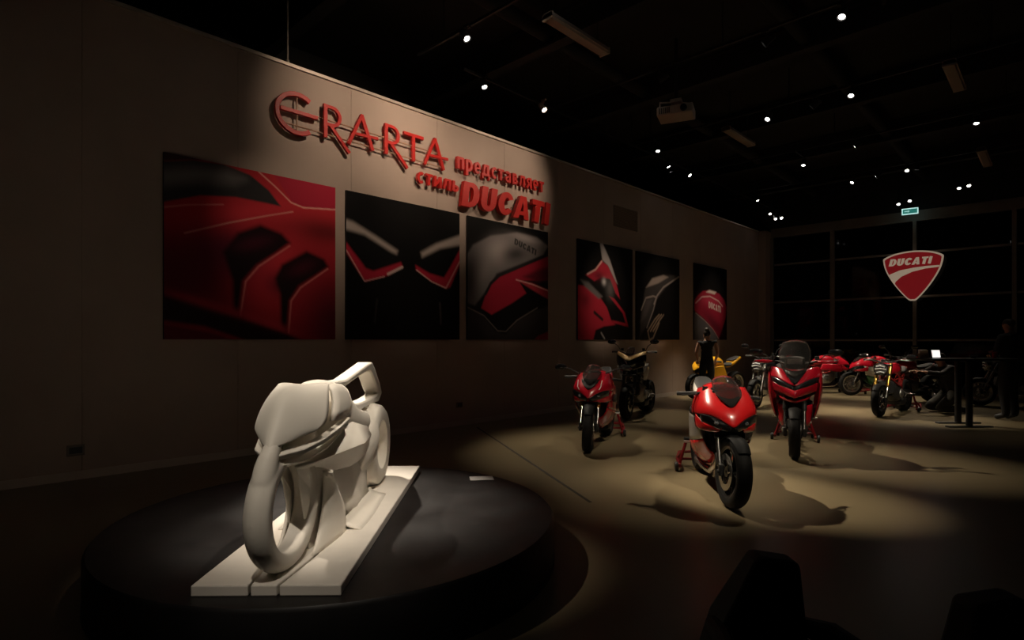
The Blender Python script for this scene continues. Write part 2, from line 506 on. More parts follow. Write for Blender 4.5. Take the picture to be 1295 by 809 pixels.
for (a, lab) in zip(exec_lights, spot_labels):
    spotlight(*a, lab, housing=M_FIXT if 'pale housing' in lab else M_FIXD)
# further lit heads far down the room, small powers
far = [((5.27, 19.0, 5.42), (5.4, 16, 0.5), 'left one of the pair of lit spotlights at the far right of the ceiling'),
       ((5.47, 19.0, 5.45), (6.8, 15.5, 0.5), 'right one of the pair of lit spotlights at the far right of the ceiling'),
       ((0.82, 17.0, 5.50), (3.0, 16.5, 0.5), 'lit spotlight above the wall corner, highest of four at the far end'),
       ((0.46, 19.0, 5.48), (3.0, 16, 0.5), 'small lit spotlight above the wall corner, second of four at the far end'),
       ((0.62, 19.02, 5.30), (3.2, 16, 0.5), 'left of the two lowest lit spotlights above the wall corner'),
       ((0.80, 19.02, 5.30), (3.4, 16, 0.5), 'right of the two lowest lit spotlights above the wall corner'),
       ((6.07, 13.79, 5.50), (5.9, 12.2, 0.9), 'small lit spotlight above the bar table near the right edge'),
       ((3.93, 19.0, 5.22), (4.2, 16, 0.5), 'small lit spotlight just left of the exit sign'),
       ((4.19, 19.0, 5.27), (4.4, 16, 0.5), 'lit spotlight directly above the exit sign')]
for loc, aim, lab in far:
    spotlight(loc, aim, 60, 40, 0.8, NEUT, 0.05, lab)

# unlit fluorescent fixtures
def fluor(x, y0, y1, lab, tilt=0):
    t = empty('tube_light', (x, (y0 + y1) / 2, 5.50), 0, lab, 'ceiling lamp', 'unlit tube lights')
    L = (y1 - y0) / 2
    MB().prism([(-0.09, 0.0), (0.09, 0.0), (0.06, 0.07), (-0.06, 0.07)], -L, L, 'xz').build('tray', M_FIXT, t, smooth=0)
    MB().prism([(-0.075, 0.0), (-0.06, -0.022), (0.06, -0.022), (0.075, 0.0)], -L + 0.02, L - 0.02, 'xz').build('diffuser', mat('diffuser', (0.34, 0.28, 0.23), 0.5, noise=0.03), t, smooth=0)
    for s in (-1, 1):
        MB().span((-0.085, s * (L - 0.025), -0.026), (0.085, s * L, 0.06)).build('end_cap', M_FIXT, t, smooth=0)
        MB().tube([(0, s * L * 0.7, 0.07), (0, s * L * 0.7, ZC - 5.5)], 0.006, 6).build('hanger', M_FIXD, t)
fluor(2.54, 5.54, 6.81, 'largest unlit tube light on the ceiling left of the projector')
fluor(2.53, 10.88, 12.14, 'unlit tube light below and right of the projector')
fluor(6.03, 10.58, 11.80, 'dim unlit tube light high on the right of the ceiling')
fluor(5.97, 15.87, 17.40, 'small unlit tube light at the far right above the glazing')

# projector
pj = empty('projector', (2.72, 8.55, 5.02), R(20), 'white ceiling projector hanging under the black ceiling on a bracket', 'projector')
MB().span((-0.28, -0.20, 0.0), (0.28, 0.20, 0.15)).build('body', M_FIXT, pj, bevel=0.02)
MB().cyl((0.14, -0.20, 0.08), (0.14, -0.235, 0.08), 0.055, 0.05, 20).build('lens_ring', M_FIXD, pj)
MB().cyl((0.14, -0.225, 0.08), (0.14, -0.238, 0.08), 0.04, 0.04, 20).build('lens', mat('lens_glass', (0.02, 0.02, 0.03), 0.05, coat=1, noise=0.01), pj)
for k in range(6):
    MB().span((-0.24 + k * 0.03, -0.204, 0.03), (-0.225 + k * 0.03, -0.199, 0.12)).build('vent_slot', M_FIXD, pj, smooth=0)
for s in (-1, 1):
    MB().tube([(s * 0.24, s * 0.12, 0.15), (s * 0.24, s * 0.12, 0.24), (0.0, 0.0, 0.26)], 0.014, 8).build('bracket_arm', M_FIXT, pj)
MB().span((-0.09, -0.07, 0.24), (0.09, 0.07, 0.30)).build('mount_plate', M_FIXT, pj, bevel=0.01)
MB().tube([(0, 0, 0.28), (0, 0, ZC - 5.02)], 0.03, 12).build('drop_pole', M_FIXD, pj)

# exit sign
ex = empty('exit_sign', (4.18, 19.1, 4.99), R(6), 'small lit green and white exit sign hanging before the glazing', 'exit sign')
MB().span((-0.19, -0.02, -0.085), (0.19, 0.02, 0.085)).build('box', mat('exit_white', (0.55, 0.8, 0.75), 0.4, emit=0.9, emit_col=(0.55, 0.9, 0.85), noise=0.01), ex, bevel=0.006)
MB().span((-0.165, -0.024, -0.06), (0.165, -0.018, 0.06)).build('panel', mat('exit_green', (0.02, 0.16, 0.13), 0.4, emit=0.35, emit_col=(0.05, 0.40, 0.33), noise=0.01), ex, smooth=0)
ar = MB().prism([(-0.13, -0.012), (-0.05, -0.012), (-0.05, -0.035), (0.0, 0.0), (-0.05, 0.035), (-0.05, 0.012), (-0.13, 0.012)], -0.027, -0.022, 'xz')
ar.build('arrow', mat('exit_mark', (0.5, 0.75, 0.7), 0.4, emit=0.6, emit_col=(0.4, 0.75, 0.7), noise=0.01), ex, smooth=0)
for s in (-1, 1):
    MB().tube([(s * 0.15, 0, 0.085), (s * 0.15, 0, ZC - 4.99)], 0.006, 6).build('hanger', M_FIXD, ex)
# ------------------------------------------------------------------ lettering on the left wall (a = along wall Y, b = height Z)
FW = lambda a, b, c: (c, a, b)
def ribbon(st):
    """stroke (points, width) or ready outline ('strip', left, right[, closed]) -> left, right, closed"""
    if st[0] == 'strip': return [Vector(p) for p in st[1]], [Vector(p) for p in st[2]], (len(st) > 3 and st[3])
    L, Rr = stroke_quads(st[0], st[1])
    return L, Rr, False
def letter(parent, strokes, w, d0, d1, name='letter', m=None, f=FW, bevel=0.004):
    mb = MB()
    for i, st in enumerate(strokes):
        L, Rr, closed = ribbon(st)
        a, b = d0 + 0.0006 * i, d1 - 0.0006 * i
        k = len(L); vs = []
        for q in range(k):
            vs += [f(L[q].x, L[q].y, a), f(Rr[q].x, Rr[q].y, a), f(Rr[q].x, Rr[q].y, b), f(L[q].x, L[q].y, b)]
        fs = []
        for q in range(k if closed else k - 1):
            u, v = q * 4, ((q + 1) % k) * 4
            fs += [(u + r, u + (r + 1) % 4, v + (r + 1) % 4, v + r) for r in range(4)]
        if not closed: fs += [(0, 1, 2, 3), tuple((k - 1) * 4 + q for q in (3, 2, 1, 0))]
        mb.add(vs, fs)
    return mb.build(name, m or M_SIGNRED, parent, smooth=30, bevel=bevel)

sg = empty('wall_sign', (0.0, 3.1, 4.0), 0, 'large red ERARTA lettering with thin crossing rods standing off the wall', 'sign')
def rel(pts, oy=3.1, oz=4.0): return [(a - oy, b - oz) for a, b in pts]
d0, d1 = 0.055, 0.10
letter(sg, [(rel(arc(3.43, 4.355, 0.27, 0.25, 52, 308, 22)), 0.058), (rel([(3.20, 4.375), (3.71, 4.375)]), 0.050)], 0.05, d0, d1)
def Rl(x, leg):
    return [(rel([(x, 4.60), (x, 4.15)]), 0.055), (rel([(x, 4.575)] + arc(x + 0.10, 4.455, 0.115, 0.12, 90, -90, 10) + [(x, 4.335)]), 0.046),
            (rel([(x + 0.07, 4.335), (x + leg, 4.02)]), 0.05)]
def Al(x, w):
    return [(rel([(x - w, 4.15), (x, 4.61)]), 0.046), (rel([(x - 0.01, 4.61), (x + w * 0.82, 4.14)]), 0.056), (rel([(x - w * 0.62, 4.315), (x + w * 1.25, 4.335)]), 0.042)]
letter(sg, Rl(3.82, 0.36), 0.05, d0, d1)
letter(sg, Al(4.38, 0.21), 0.05, d0, d1)
letter(sg, Rl(4.78, 0.38), 0.05, d0, d1)
letter(sg, [(rel([(5.09, 4.545), (5.46, 4.545)]), 0.05), (rel([(5.27, 4.56), (5.27, 4.15)]), 0.058)], 0.05, d0, d1)
letter(sg, Al(5.69, 0.21), 0.05, d0, d1)
for z in (4.405, 4.205):
    MB().tube([(0.07, 0.15, z - 4.0), (0.07, 2.75, z - 4.0 - 0.02)], 0.011, 8).build('rod', M_TAN, sg)
MB().tube([(0.07, 0.33, 0.12), (0.07, 0.33, 0.60)], 0.010, 8).build('rod', M_TAN, sg)
for yy, zz in ((0.12, 0.36), (0.72, 0.3), (1.25, 0.3), (1.68, 0.3), (2.17, 0.35), (2.5, 0.2), (2.72, 0.28)):
    MB().tube([(0.0, yy, zz), (0.06, yy, zz)], 0.008, 6).build('standoff', M_TAN, sg)

# heavy DUCATI letters as ribbons in a unit box (width, strokes); height 1
def heavy(t=0.30):
    h = t / 2
    n = 12
    D_o = [(0, 0), (0, 1), (0.36, 1)] + arc(0.40, 0.5, 0.42, 0.5, 84, -84, n) + [(0.36, 0)]
    D_i = [(t, 0.20), (t, 0.80), (t + 0.05, 0.80)] + arc(t + 0.07, 0.5, 0.76 - 2 * t, 0.30, 84, -84, n) + [(t + 0.05, 0.20)]
    U_o = [(0, 1), (0, 0.38)] + arc(0.40, 0.38, 0.40, 0.38, 180, 360, n) + [(0.80, 0.38), (0.80, 1)]
    U_i = [(t, 1), (t, 0.38)] + arc(0.40, 0.38, 0.40 - t, 0.16, 180, 360, n) + [(0.80 - t, 0.38), (0.80 - t, 1)]
    C_o = arc(0.43, 0.5, 0.43, 0.5, 30, 330, 20)
    C_i = [(x, y) for x, y in arc(0.46, 0.5, 0.44 - t, 0.26, 38, 322, 20)]
    return {
        'D': (0.82, [('strip', D_o, D_i, True)]),
        'U': (0.80, [('strip', U_o, U_i)]),
        'C': (0.80, [('strip', C_o, C_i)]),
        'A': (0.92, [('strip', [(0, 0), (0.28, 1)], [(t, 0), (0.50, 1)]), ('strip', [(0.42, 1), (0.92 - t, 0)], [(0.64, 1), (0.92, 0)]), ([(0.20, 0.25), (0.72, 0.25)], 0.18)]),
        'T': (0.74, [([(0, 0.88), (0.74, 0.88)], 0.24), ([(0.37, 0.9), (0.37, 0)], t)]),
        'I': (t, [([(h, 0), (h, 1)], t)])}
def word(parent, text, font, f, gap, height, squeeze, shear, d0, d1, m, scale_w=1.0, bevel=0.0, name='letter'):
    x = 0.0
    for ch in text:
        w, sts = font[ch]
        s2 = []
        T = lambda pts: [(x + squeeze * height * a + shear * height * b, b * height) for a, b in pts]
        for st_ in sts:
            if st_[0] == 'strip': s2.append(('strip', T(st_[1]), T(st_[2]), len(st_) > 3))
            else: s2.append((T(st_[0]), st_[1] * height * scale_w))
        letter(parent, s2, 0.1, d0, d1, name, m, f, bevel)
        x += squeeze * height * w + gap
    return x
dsn = empty('wall_sign', (0.0, 6.20, 3.63), 0, 'heavy red DUCATI letters standing off the wall above the tank picture', 'sign')
word(dsn, 'DUCATI', heavy(0.31), FW, 0.045, 0.42, 1.08, 0.17, 0.05, 0.13, M_SIGNRED, 1.0, 0.004)
for k in range(6):
    MB().tube([(0.0, 0.16 + k * 0.38, 0.2), (0.06, 0.16 + k * 0.38, 0.2)], 0.008, 6).build('standoff', M_TAN, dsn)

# Cyrillic condensed letters, unit height 1 = x-height
t = 0.24
cyr = {
    'п': (0.62, [([(0.12, 0), (0.12, 1)], t), ([(0.5, 0), (0.5, 1)], t), ([(0.05, 0.9), (0.58, 0.9)], t * 0.8)]),
    'р': (0.64, [([(0.12, -0.38), (0.12, 1)], t), (arc(0.30, 0.5, 0.22, 0.40, 110, -110, 12), t * 0.9)]),
    'е': (0.60, [(arc(0.31, 0.5, 0.20, 0.40, 0, 310, 16), t * 0.85), ([(0.14, 0.48), (0.56, 0.48)], t * 0.6)]),
    'д': (0.74, [([(0.16, 0.1), (0.28, 1)], t * 0.8), ([(0.24, 0.9), (0.58, 0.9)], t * 0.8), ([(0.55, 1), (0.55, 0.05)], t), ([(0.0, 0.1), (0.74, 0.1)], t * 0.8),
                ([(0.07, 0.1), (0.07, -0.28)], t * 0.7), ([(0.67, 0.1), (0.67, -0.28)], t * 0.7)]),
    'с': (0.56, [(arc(0.32, 0.5, 0.20, 0.40, 50, 310, 16), t * 0.9)]),
    'т': (0.54, [([(0, 0.9), (0.54, 0.9)], t * 0.8), ([(0.27, 0), (0.27, 0.95)], t)]),
    'а': (0.60, [([(0.06, 0.82), (0.2, 0.9), (0.36, 0.88), (0.47, 0.74), (0.47, 0)], t * 0.85), (arc(0.28, 0.30, 0.17, 0.20, 60, 330, 12), t * 0.8)]),
    'в': (0.60, [([(0.12, 0), (0.12, 1)], t), (arc(0.26, 0.73, 0.17, 0.18, 100, -90, 8), t * 0.75), (arc(0.26, 0.29, 0.21, 0.20, 90, -100, 8), t * 0.8)]),
    'л': (0.64, [([(0.02, 0.1), (0.12, 0.14), (0.2, 0.5), (0.22, 1)], t * 0.8), ([(0.16, 0.9), (0.55, 0.9)], t * 0.8), ([(0.52, 0), (0.52, 1)], t)]),
    'я': (0.60, [([(0.48, 0), (0.48, 1)], t), (arc(0.34, 0.68, 0.20, 0.22, 90, 270, 10), t * 0.8), ([(0.32, 0.46), (0.10, 0)], t * 0.9)]),
    'и': (0.66, [([(0.12, 0), (0.12, 1)], t), ([(0.54, 0), (0.54, 1)], t), ([(0.14, 0.12), (0.52, 0.88)], t * 0.75)]),
    'ь': (0.58, [([(0.12, 0), (0.12, 1)], t), (arc(0.26, 0.31, 0.20, 0.21, 95, -95, 10), t * 0.8)])}
cs = empty('wall_sign', (0.0, 6.13, 4.235), 0, 'smaller red Cyrillic word beside ERARTA above the DUCATI letters', 'sign')
word(cs, 'представляет', cyr, FW, 0.030, 0.195, 1.30, 0.0, 0.05, 0.11, M_SIGNRED, 1.12, 0.002)
cs2 = empty('wall_sign', (0.0, 5.32, 3.84), 0, 'short red Cyrillic word left of the DUCATI letters', 'sign')
word(cs2, 'стиль', cyr, FW, 0.024, 0.175, 1.45, 0.05, 0.05, 0.11, M_SIGNRED, 1.12, 0.002)
for par, n, L in ((cs, 6, 2.2), (cs2, 3, 0.8)):
    for k in range(n):
        MB().tube([(0.0, 0.08 + k * L / n, 0.08), (0.055, 0.08 + k * L / n, 0.08)], 0.006, 6).build('standoff', M_TAN, par)

# ------------------------------------------------------------------ shield sign on the end wall
sh = empty('shield_sign', (4.19, 19.42, 2.50), 0, 'red shield-shaped DUCATI sign with cream rim hung on the glazing', 'sign')
def catmull(ps, n=6):
    out = []; k = len(ps)
    for i in range(k):
        p0, p1, p2, p3 = [Vector(ps[(i + j - 1) % k]) for j in range(4)]
        for q in range(n):
            u = q / n
            v = 0.5 * ((2 * p1) + (-p0 + p2) * u + (2 * p0 - 5 * p1 + 4 * p2 - p3) * u * u + (-p0 + 3 * p1 - 3 * p2 + p3) * u ** 3)
            out.append((v.x, v.y))
    return out
shp = [(-0.70, 1.18), (-0.66, 1.28), (-0.40, 1.385), (0.0, 1.43), (0.40, 1.385), (0.66, 1.28), (0.70, 1.18), (0.62, 0.86), (0.40, 0.45), (0.12, 0.08), (0.0, 0.03), (-0.12, 0.08), (-0.40, 0.45), (-0.62, 0.86)]
M_CREAM = mat('shield_cream', (0.55, 0.47, 0.38), 0.4, emit=0.30, emit_col=(0.75, 0.58, 0.42), noise=0.02)
M_SHRED = mat('shield_red', (0.35, 0.02, 0.025), 0.35, emit=0.21, emit_col=(0.50, 0.022, 0.028), noise=0.03)
out = catmull(shp, 5)
inn = [(a * 0.94, 0.71 + (b - 0.71) * 0.94 + 0.0) for a, b in out]
MB().prism(out, -0.03, 0.03, 'xz').build('board', M_CREAM, sh, smooth=30)
MB().prism(inn, -0.036, -0.028, 'xz').build('field', M_SHRED, sh, smooth=30)
sw = [(-0.585, 0.78), (-0.30, 0.90), (0.05, 0.955), (0.35, 0.975), (0.615, 0.975), (0.60, 0.925), (0.30, 0.905), (0.0, 0.84), (-0.26, 0.72), (-0.40, 0.58), (-0.42, 0.50)]
MB().prism(sw, -0.041, -0.034, 'xz').build('swoosh', M_CREAM, sh, smooth=0)
wd = empty
FS = lambda a, b, c: (a - 0.565, c, b + 1.035)
word(sh, 'DUCATI', heavy(0.34), FS, 0.020, 0.20, 1.0, 0.24, -0.043, -0.034, M_CREAM, 1.0, 0.0)
for s in (-0.3, 0.3):
    MB().tube([(s, 0.03, 0.9), (s, 0.26, 0.9)], 0.015, 8).build('bracket', M_FIXD, sh)
MB().span((-0.02, 0.03, 0.10), (0.02, 0.25, 0.16)).build('bracket', M_FIXD, sh, smooth=0)
# ------------------------------------------------------------------ six square prints on the left wall (flat print, colours on a fine grid)
class Paint:
    def __init__(s, n):
        s.n = n
        u = np.linspace(0, 1, n + 1)
        s.U, s.V = np.meshgrid(u, u)          # V runs top to bottom
        s.C = np.zeros((n + 1, n + 1, 3))
    def fill(s, c): s.C[:] = c
    def sdf(s, poly):
        P = np.array(poly, float); k = len(P)
        d = np.full(s.U.shape, 9.0); inside = np.zeros(s.U.shape, bool)
        for i in range(k):
            a, b = P[i], P[(i + 1) % k]
            e = b - a; wx, wy = s.U - a[0], s.V - a[1]
            t = np.clip((wx * e[0] + wy * e[1]) / (e @ e + 1e-12), 0, 1)
            d = np.minimum(d, np.hypot(wx - t * e[0], wy - t * e[1]))
            cr = (a[1] > s.V) != (b[1] > s.V)
            with np.errstate(divide='ignore', invalid='ignore'):
                xi = a[0] + (s.V - a[1]) * e[0] / (e[1] if e[1] else 1e-12)
            inside ^= cr & (s.U < xi)
        return np.where(inside, -d, d)
    def cov(s, poly, soft): 
        t = np.clip(0.5 - s.sdf(poly) / (2 * soft), 0, 1)
        return t * t * (3 - 2 * t)
    def put(s, c, a):
        if np.ndim(c) == 1: c = np.array(c)
        s.C = s.C * (1 - a[..., None]) + c * a[..., None]
    def poly(s, pts, c, soft=0.008, smooth=0, k=1.0):
        if smooth: pts = catmull(pts, smooth)
        s.put(c, s.cov(pts, soft) * k)
    def line(s, pts, c, w=0.006, soft=0.006, k=1.0):
        d = np.full(s.U.shape, 9.0)
        for a, b in zip(pts[:-1], pts[1:]):
            a, b = np.array(a), np.array(b); e = b - a
            wx, wy = s.U - a[0], s.V - a[1]
            t = np.clip((wx * e[0] + wy * e[1]) / (e @ e + 1e-12), 0, 1)
            d = np.minimum(d, np.hypot(wx - t * e[0], wy - t * e[1]))
        s.put(c, np.clip((w / 2 + soft - d) / soft, 0, 1) * k)
    def blob(s, c, cx, cy, rx, ry, k=1.0, rot=0.0):
        x, y = s.U - cx, s.V - cy
        cr, sr = math.cos(R(rot)), math.sin(R(rot))
        a, b = (x * cr + y * sr) / rx, (-x * sr + y * cr) / ry
        s.put(c, k * np.exp(-(a * a + b * b)))
    def text(s, txt, x, y, h, c, dirx=(1, 0), up=(0.15, -1), font=None, sq=1.0, soft=0.006):
        px = 0.0
        for ch in txt:
            w, sts = font[ch]
            for st_ in sts:
                L, Rr, closed = ribbon(st_)
                if closed: L, Rr = L + L[:1], Rr + Rr[:1]
                pl = [(px + sq * p.x, p.y) for p in L] + [(px + sq * p.x, p.y) for p in reversed(Rr)]
                s.poly([(x + h * (a * dirx[0] + b * up[0]), y + h * (a * dirx[1] + b * up[1])) for a, b in pl], c, soft)
            px += sq * w + 0.14

RED, DRED, BRT, BLK = (0.50, 0.025, 0.035), (0.16, 0.01, 0.025), (0.72, 0.04, 0.06), (0.006, 0.0055, 0.0055)
def art1():
    p = Paint(170)
    p.fill(RED)
    p.blob(DRED, 0.03, 0.66, 0.42, 0.30, 0.97)
    p.blob((0.10, 0.008, 0.015), 0.02, 0.62, 0.26, 0.22, 0.8)
    p.blob((0.10, 0.01, 0.02), 0.98, 0.88, 0.28, 0.36, 0.95)
    p.blob(BLK, 0.92, 0.30, 0.28, 0.09, 0.65)
    p.blob(BRT, 0.48, 0.24, 0.28, 0.08, 0.8, -15)
    p.blob(BRT, 0.60, 0.56, 0.12, 0.22, 0.75, 25)
    p.poly([(0.55, -0.05), (1.05, -0.05), (1.05, 0.15), (0.78, 0.165), (0.71, 0.15)], (0.42, 0.02, 0.045), 0.01)
    p.poly([(-0.02, 0.055), (0.14, 0.012), (0.30, 0.0), (0.45, 0.03), (0.56, 0.10), (0.635, 0.185), (0.55, 0.18), (0.37, 0.175), (0.18, 0.20), (-0.02, 0.275)], (0.035, 0.033, 0.035), 0.008)
    p.poly([(-0.02, 0.10), (0.14, 0.05), (0.32, 0.02), (0.42, 0.06), (0.36, 0.10), (0.16, 0.13), (-0.02, 0.18)], (0.20, 0.185, 0.185), 0.05, k=0.85)
    p.poly([(-0.02, -0.02), (0.30, -0.02), (0.14, 0.012), (-0.02, 0.055)], (0.05, 0.02, 0.02), 0.01)
    p.line([(0.0, 0.295), (0.12, 0.262), (0.30, 0.23)], (0.85, 0.45, 0.40), 0.003, 0.005, 0.4)
    p.line([(0.10, 0.42), (0.33, 0.33), (0.55, 0.255), (0.71, 0.205)], (0.9, 0.5, 0.42), 0.003, 0.005, 0.55)
    p.line([(0.50, 0.0), (0.60, 0.07), (0.70, 0.15), (0.78, 0.168), (1.0, 0.145)], (0.9, 0.5, 0.42), 0.004, 0.005, 0.65)
    p.blob((0.09, 0.012, 0.03), 0.33, 0.50, 0.18, 0.13, 0.92)
    p.poly([(0.38, 0.38), (0.51, 0.315), (0.64, 0.35), (0.695, 0.40), (0.60, 0.48), (0.49, 0.56), (0.41, 0.66), (0.385, 0.86), (0.355, 0.84), (0.35, 0.66), (0.30, 0.50)], (0.012, 0.005, 0.006), 0.02)
    p.blob((0.09, 0.008, 0.025), 0.47, 0.43, 0.12, 0.04, 0.6, -20)
    p.line([(0.69, 0.42), (0.50, 0.565), (0.425, 0.66), (0.395, 0.86)], (0.85, 0.28, 0.26), 0.004, 0.006, 0.6)
    p.blob((0.08, 0.010, 0.022), 0.64, 0.66, 0.10, 0.08, 0.9)
    p.poly([(0.64, 0.54), (0.80, 0.44), (0.92, 0.48), (0.95, 0.525), (0.86, 0.59), (0.75, 0.665), (0.69, 0.76), (0.672, 0.955), (0.635, 0.92), (0.63, 0.72), (0.60, 0.63)], (0.012, 0.005, 0.006), 0.018)
    p.blob((0.08, 0.008, 0.02), 0.77, 0.55, 0.10, 0.04, 0.7, -25)
    p.line([(0.945, 0.54), (0.76, 0.675), (0.70, 0.76), (0.683, 0.96)], (0.85, 0.28, 0.26), 0.004, 0.006, 0.6)
    p.poly([(-0.02, 0.76), (0.20, 0.80), (0.38, 0.86), (0.66, 0.955), (0.80, 1.02), (0.45, 1.02), (0.2, 0.93), (-0.02, 0.90)], (0.02, 0.008, 0.01), 0.02)
    p.blob((0.50, 0.03, 0.05), 0.25, 0.815, 0.22, 0.025, 0.8, 16)
    p.blob((0.55, 0.04, 0.06), 0.55, 0.90, 0.16, 0.025, 0.8, 18)
    p.poly([(-0.02, 0.91), (0.25, 0.96), (0.45, 1.03), (-0.02, 1.03)], (0.13, 0.01, 0.02), 0.02)
    return p
def art2():
    p = Paint(130)
    p.fill(BLK)
    g = (0.40, 0.34, 0.31)
    p.poly([(-0.02, 0.195), (0.05, 0.205), (0.22, 0.275), (0.41, 0.36), (0.40, 0.385), (0.36, 0.375), (0.14, 0.28), (-0.02, 0.26)], g, 0.02)
    p.poly([(-0.02, 0.33), (0.10, 0.455), (0.15, 0.51), (0.21, 0.525), (0.44, 0.44), (0.455, 0.47), (0.34, 0.54), (0.15, 0.60), (0.10, 0.55), (-0.02, 0.39)], (0.45, 0.02, 0.045), 0.012)
    p.line([(0.0, 0.40), (0.14, 0.60), (0.30, 0.555)], (0.8, 0.45, 0.42), 0.004, 0.005, 0.7)
    p.line([(0.33, 0.535), (0.45, 0.475)], (0.75, 0.6, 0.55), 0.012, 0.008, 0.8)
    p.poly([(0.62, 0.35), (0.76, 0.27), (1.02, 0.165), (1.02, 0.245), (0.80, 0.30), (0.63, 0.385)], g, 0.02)
    p.poly([(0.57, 0.45), (0.70, 0.50), (0.84, 0.52), (0.90, 0.44), (1.02, 0.26), (1.02, 0.37), (0.90, 0.59), (0.86, 0.605), (0.72, 0.56), (0.575, 0.485)], (0.45, 0.02, 0.045), 0.012)
    p.line([(0.58, 0.485), (0.72, 0.56), (0.86, 0.60), (1.0, 0.38)], (0.8, 0.5, 0.45), 0.005, 0.005, 0.75)
    p.line([(0.80, 0.72), (0.81, 0.88)], (0.12, 0.11, 0.11), 0.004, 0.01, 0.7)
    p.line([(0.24, 0.72), (0.22, 0.88)], (0.07, 0.065, 0.065), 0.004, 0.01, 0.7)
    return p
def art3():
    p = Paint(140)
    p.fill(BLK)
    p.poly([(-0.04, 0.36), (0.06, 0.23), (0.26, 0.13), (0.58, 0.06), (0.84, 0.07), (1.0, 0.13), (0.93, 0.22), (0.63, 0.33), (0.33, 0.44), (0.22, 0.58), (0.08, 0.72), (-0.04, 0.70)], (0.20, 0.18, 0.18), 0.015)
    p.blob((0.42, 0.37, 0.36), 0.34, 0.25, 0.14, 0.10, 0.85, -20)
    p.blob((0.04, 0.035, 0.035), 0.02, 0.52, 0.10, 0.25, 0.85)
    p.blob((0.045, 0.04, 0.04), 0.56, 0.25, 0.16, 0.07, 0.9, -12)
    p.blob((0.40, 0.35, 0.34), 0.72, 0.10, 0.18, 0.03, 0.7, 5)
    p.blob((0.30, 0.27, 0.26), 0.20, 0.42, 0.06, 0.12, 0.6, 20)
    p.poly([(0.15, 0.74), (0.24, 0.54), (0.36, 0.46), (0.58, 0.38), (1.02, 0.22), (1.02, 0.44), (0.86, 0.46), (0.60, 0.48), (0.70, 0.585), (0.52, 0.68), (0.27, 0.79)], (0.42, 0.02, 0.045), 0.01)
    p.poly([(0.66, 0.44), (0.86, 0.36), (1.02, 0.32), (1.02, 0.45), (0.84, 0.48)], (0.10, 0.01, 0.02), 0.03, k=0.9)
    p.poly([(0.56, 0.47), (0.78, 0.49), (1.02, 0.54), (1.02, 0.63), (0.78, 0.55)], (0.46, 0.04, 0.06), 0.012)
    p.line([(0.57, 0.475), (0.78, 0.50), (1.0, 0.545)], (0.85, 0.5, 0.48), 0.006, 0.006, 0.8)
    p.line([(0.20, 0.62), (0.26, 0.53), (0.36, 0.455), (0.62, 0.355), (0.93, 0.235)], (0.02, 0.02, 0.02), 0.02, 0.008)
    p.poly([(-0.02, 0.73), (0.16, 0.79), (0.32, 0.93), (0.44, 0.95), (0.58, 0.84), (0.80, 0.74), (1.02, 0.68), (1.02, 1.02), (-0.02, 1.02)], (0.045, 0.04, 0.04), 0.015)
    p.line([(0.0, 0.74), (0.18, 0.80), (0.34, 0.925), (0.44, 0.93), (0.58, 0.83), (0.85, 0.71)], (0.25, 0.23, 0.22), 0.004, 0.006, 0.7)
    p.poly([(0.78, 1.02), (0.86, 0.965), (1.02, 0.92), (1.02, 1.02)], (0.30, 0.02, 0.04), 0.01)
    p.text('DUCATI', 0.545, 0.165, 0.052, (0.02, 0.02, 0.02), (1.12, 0.27), (0.2, -1), heavy(0.30), 0.95, 0.006)
    return p
def art4():
    p = Paint(120)
    p.fill(BLK)
    r, g = (0.40, 0.02, 0.04), (0.36, 0.33, 0.33)
    p.poly([(0.37, -0.02), (0.41, -0.02), (0.56, 0.16), (0.70, 0.40), (0.66, 0.38), (0.52, 0.22), (0.42, 0.17)], g, 0.015)
    p.poly([(0.13, 0.35), (0.28, 0.29), (0.40, 0.18), (0.52, 0.22), (0.68, 0.40), (0.75, 0.56), (0.66, 0.50), (0.56, 0.36), (0.40, 0.35), (0.28, 0.40)], r, 0.012)
    p.blob((0.10, 0.01, 0.02), 0.36, 0.34, 0.10, 0.05, 0.8)
    p.line([(0.16, 0.34), (0.30, 0.28), (0.41, 0.185)], (0.8, 0.5, 0.45), 0.012, 0.008, 0.7)
    p.poly([(-0.02, 0.46), (0.16, 0.46), (0.34, 0.53), (0.50, 0.66), (0.58, 0.79), (0.66, 0.84), (0.45, 0.86), (0.30, 0.90), (0.25, 1.02), (-0.02, 1.02)], r, 0.012)
    p.blob((0.16, 0.01, 0.02), 0.12, 0.60, 0.10, 0.08, 0.8)
    p.poly([(0.54, 0.54), (0.64, 0.56), (0.84, 0.70), (0.92, 0.86), (0.62, 0.82), (0.60, 0.795), (0.86, 0.82), (0.80, 0.71)], r, 0.01)
    p.poly([(0.04, 0.40), (0.18, 0.42), (0.42, 0.55), (0.36, 0.58), (0.12, 0.47)], (0.14, 0.13, 0.13), 0.02)
    p.blob((0.60, 0.58, 0.58), 0.45, 0.395, 0.035, 0.035, 0.9)
    p.blob((0.16, 0.15, 0.15), 0.56, 0.46, 0.07, 0.10, 0.7)
    p.line([(0.28, 0.72), (0.42, 0.79)], (0.02, 0.01, 0.01), 0.02, 0.015)
    p.line([(0.40, 0.93), (0.46, 0.99)], (0.35, 0.33, 0.33), 0.012, 0.01, 0.7)
    return p
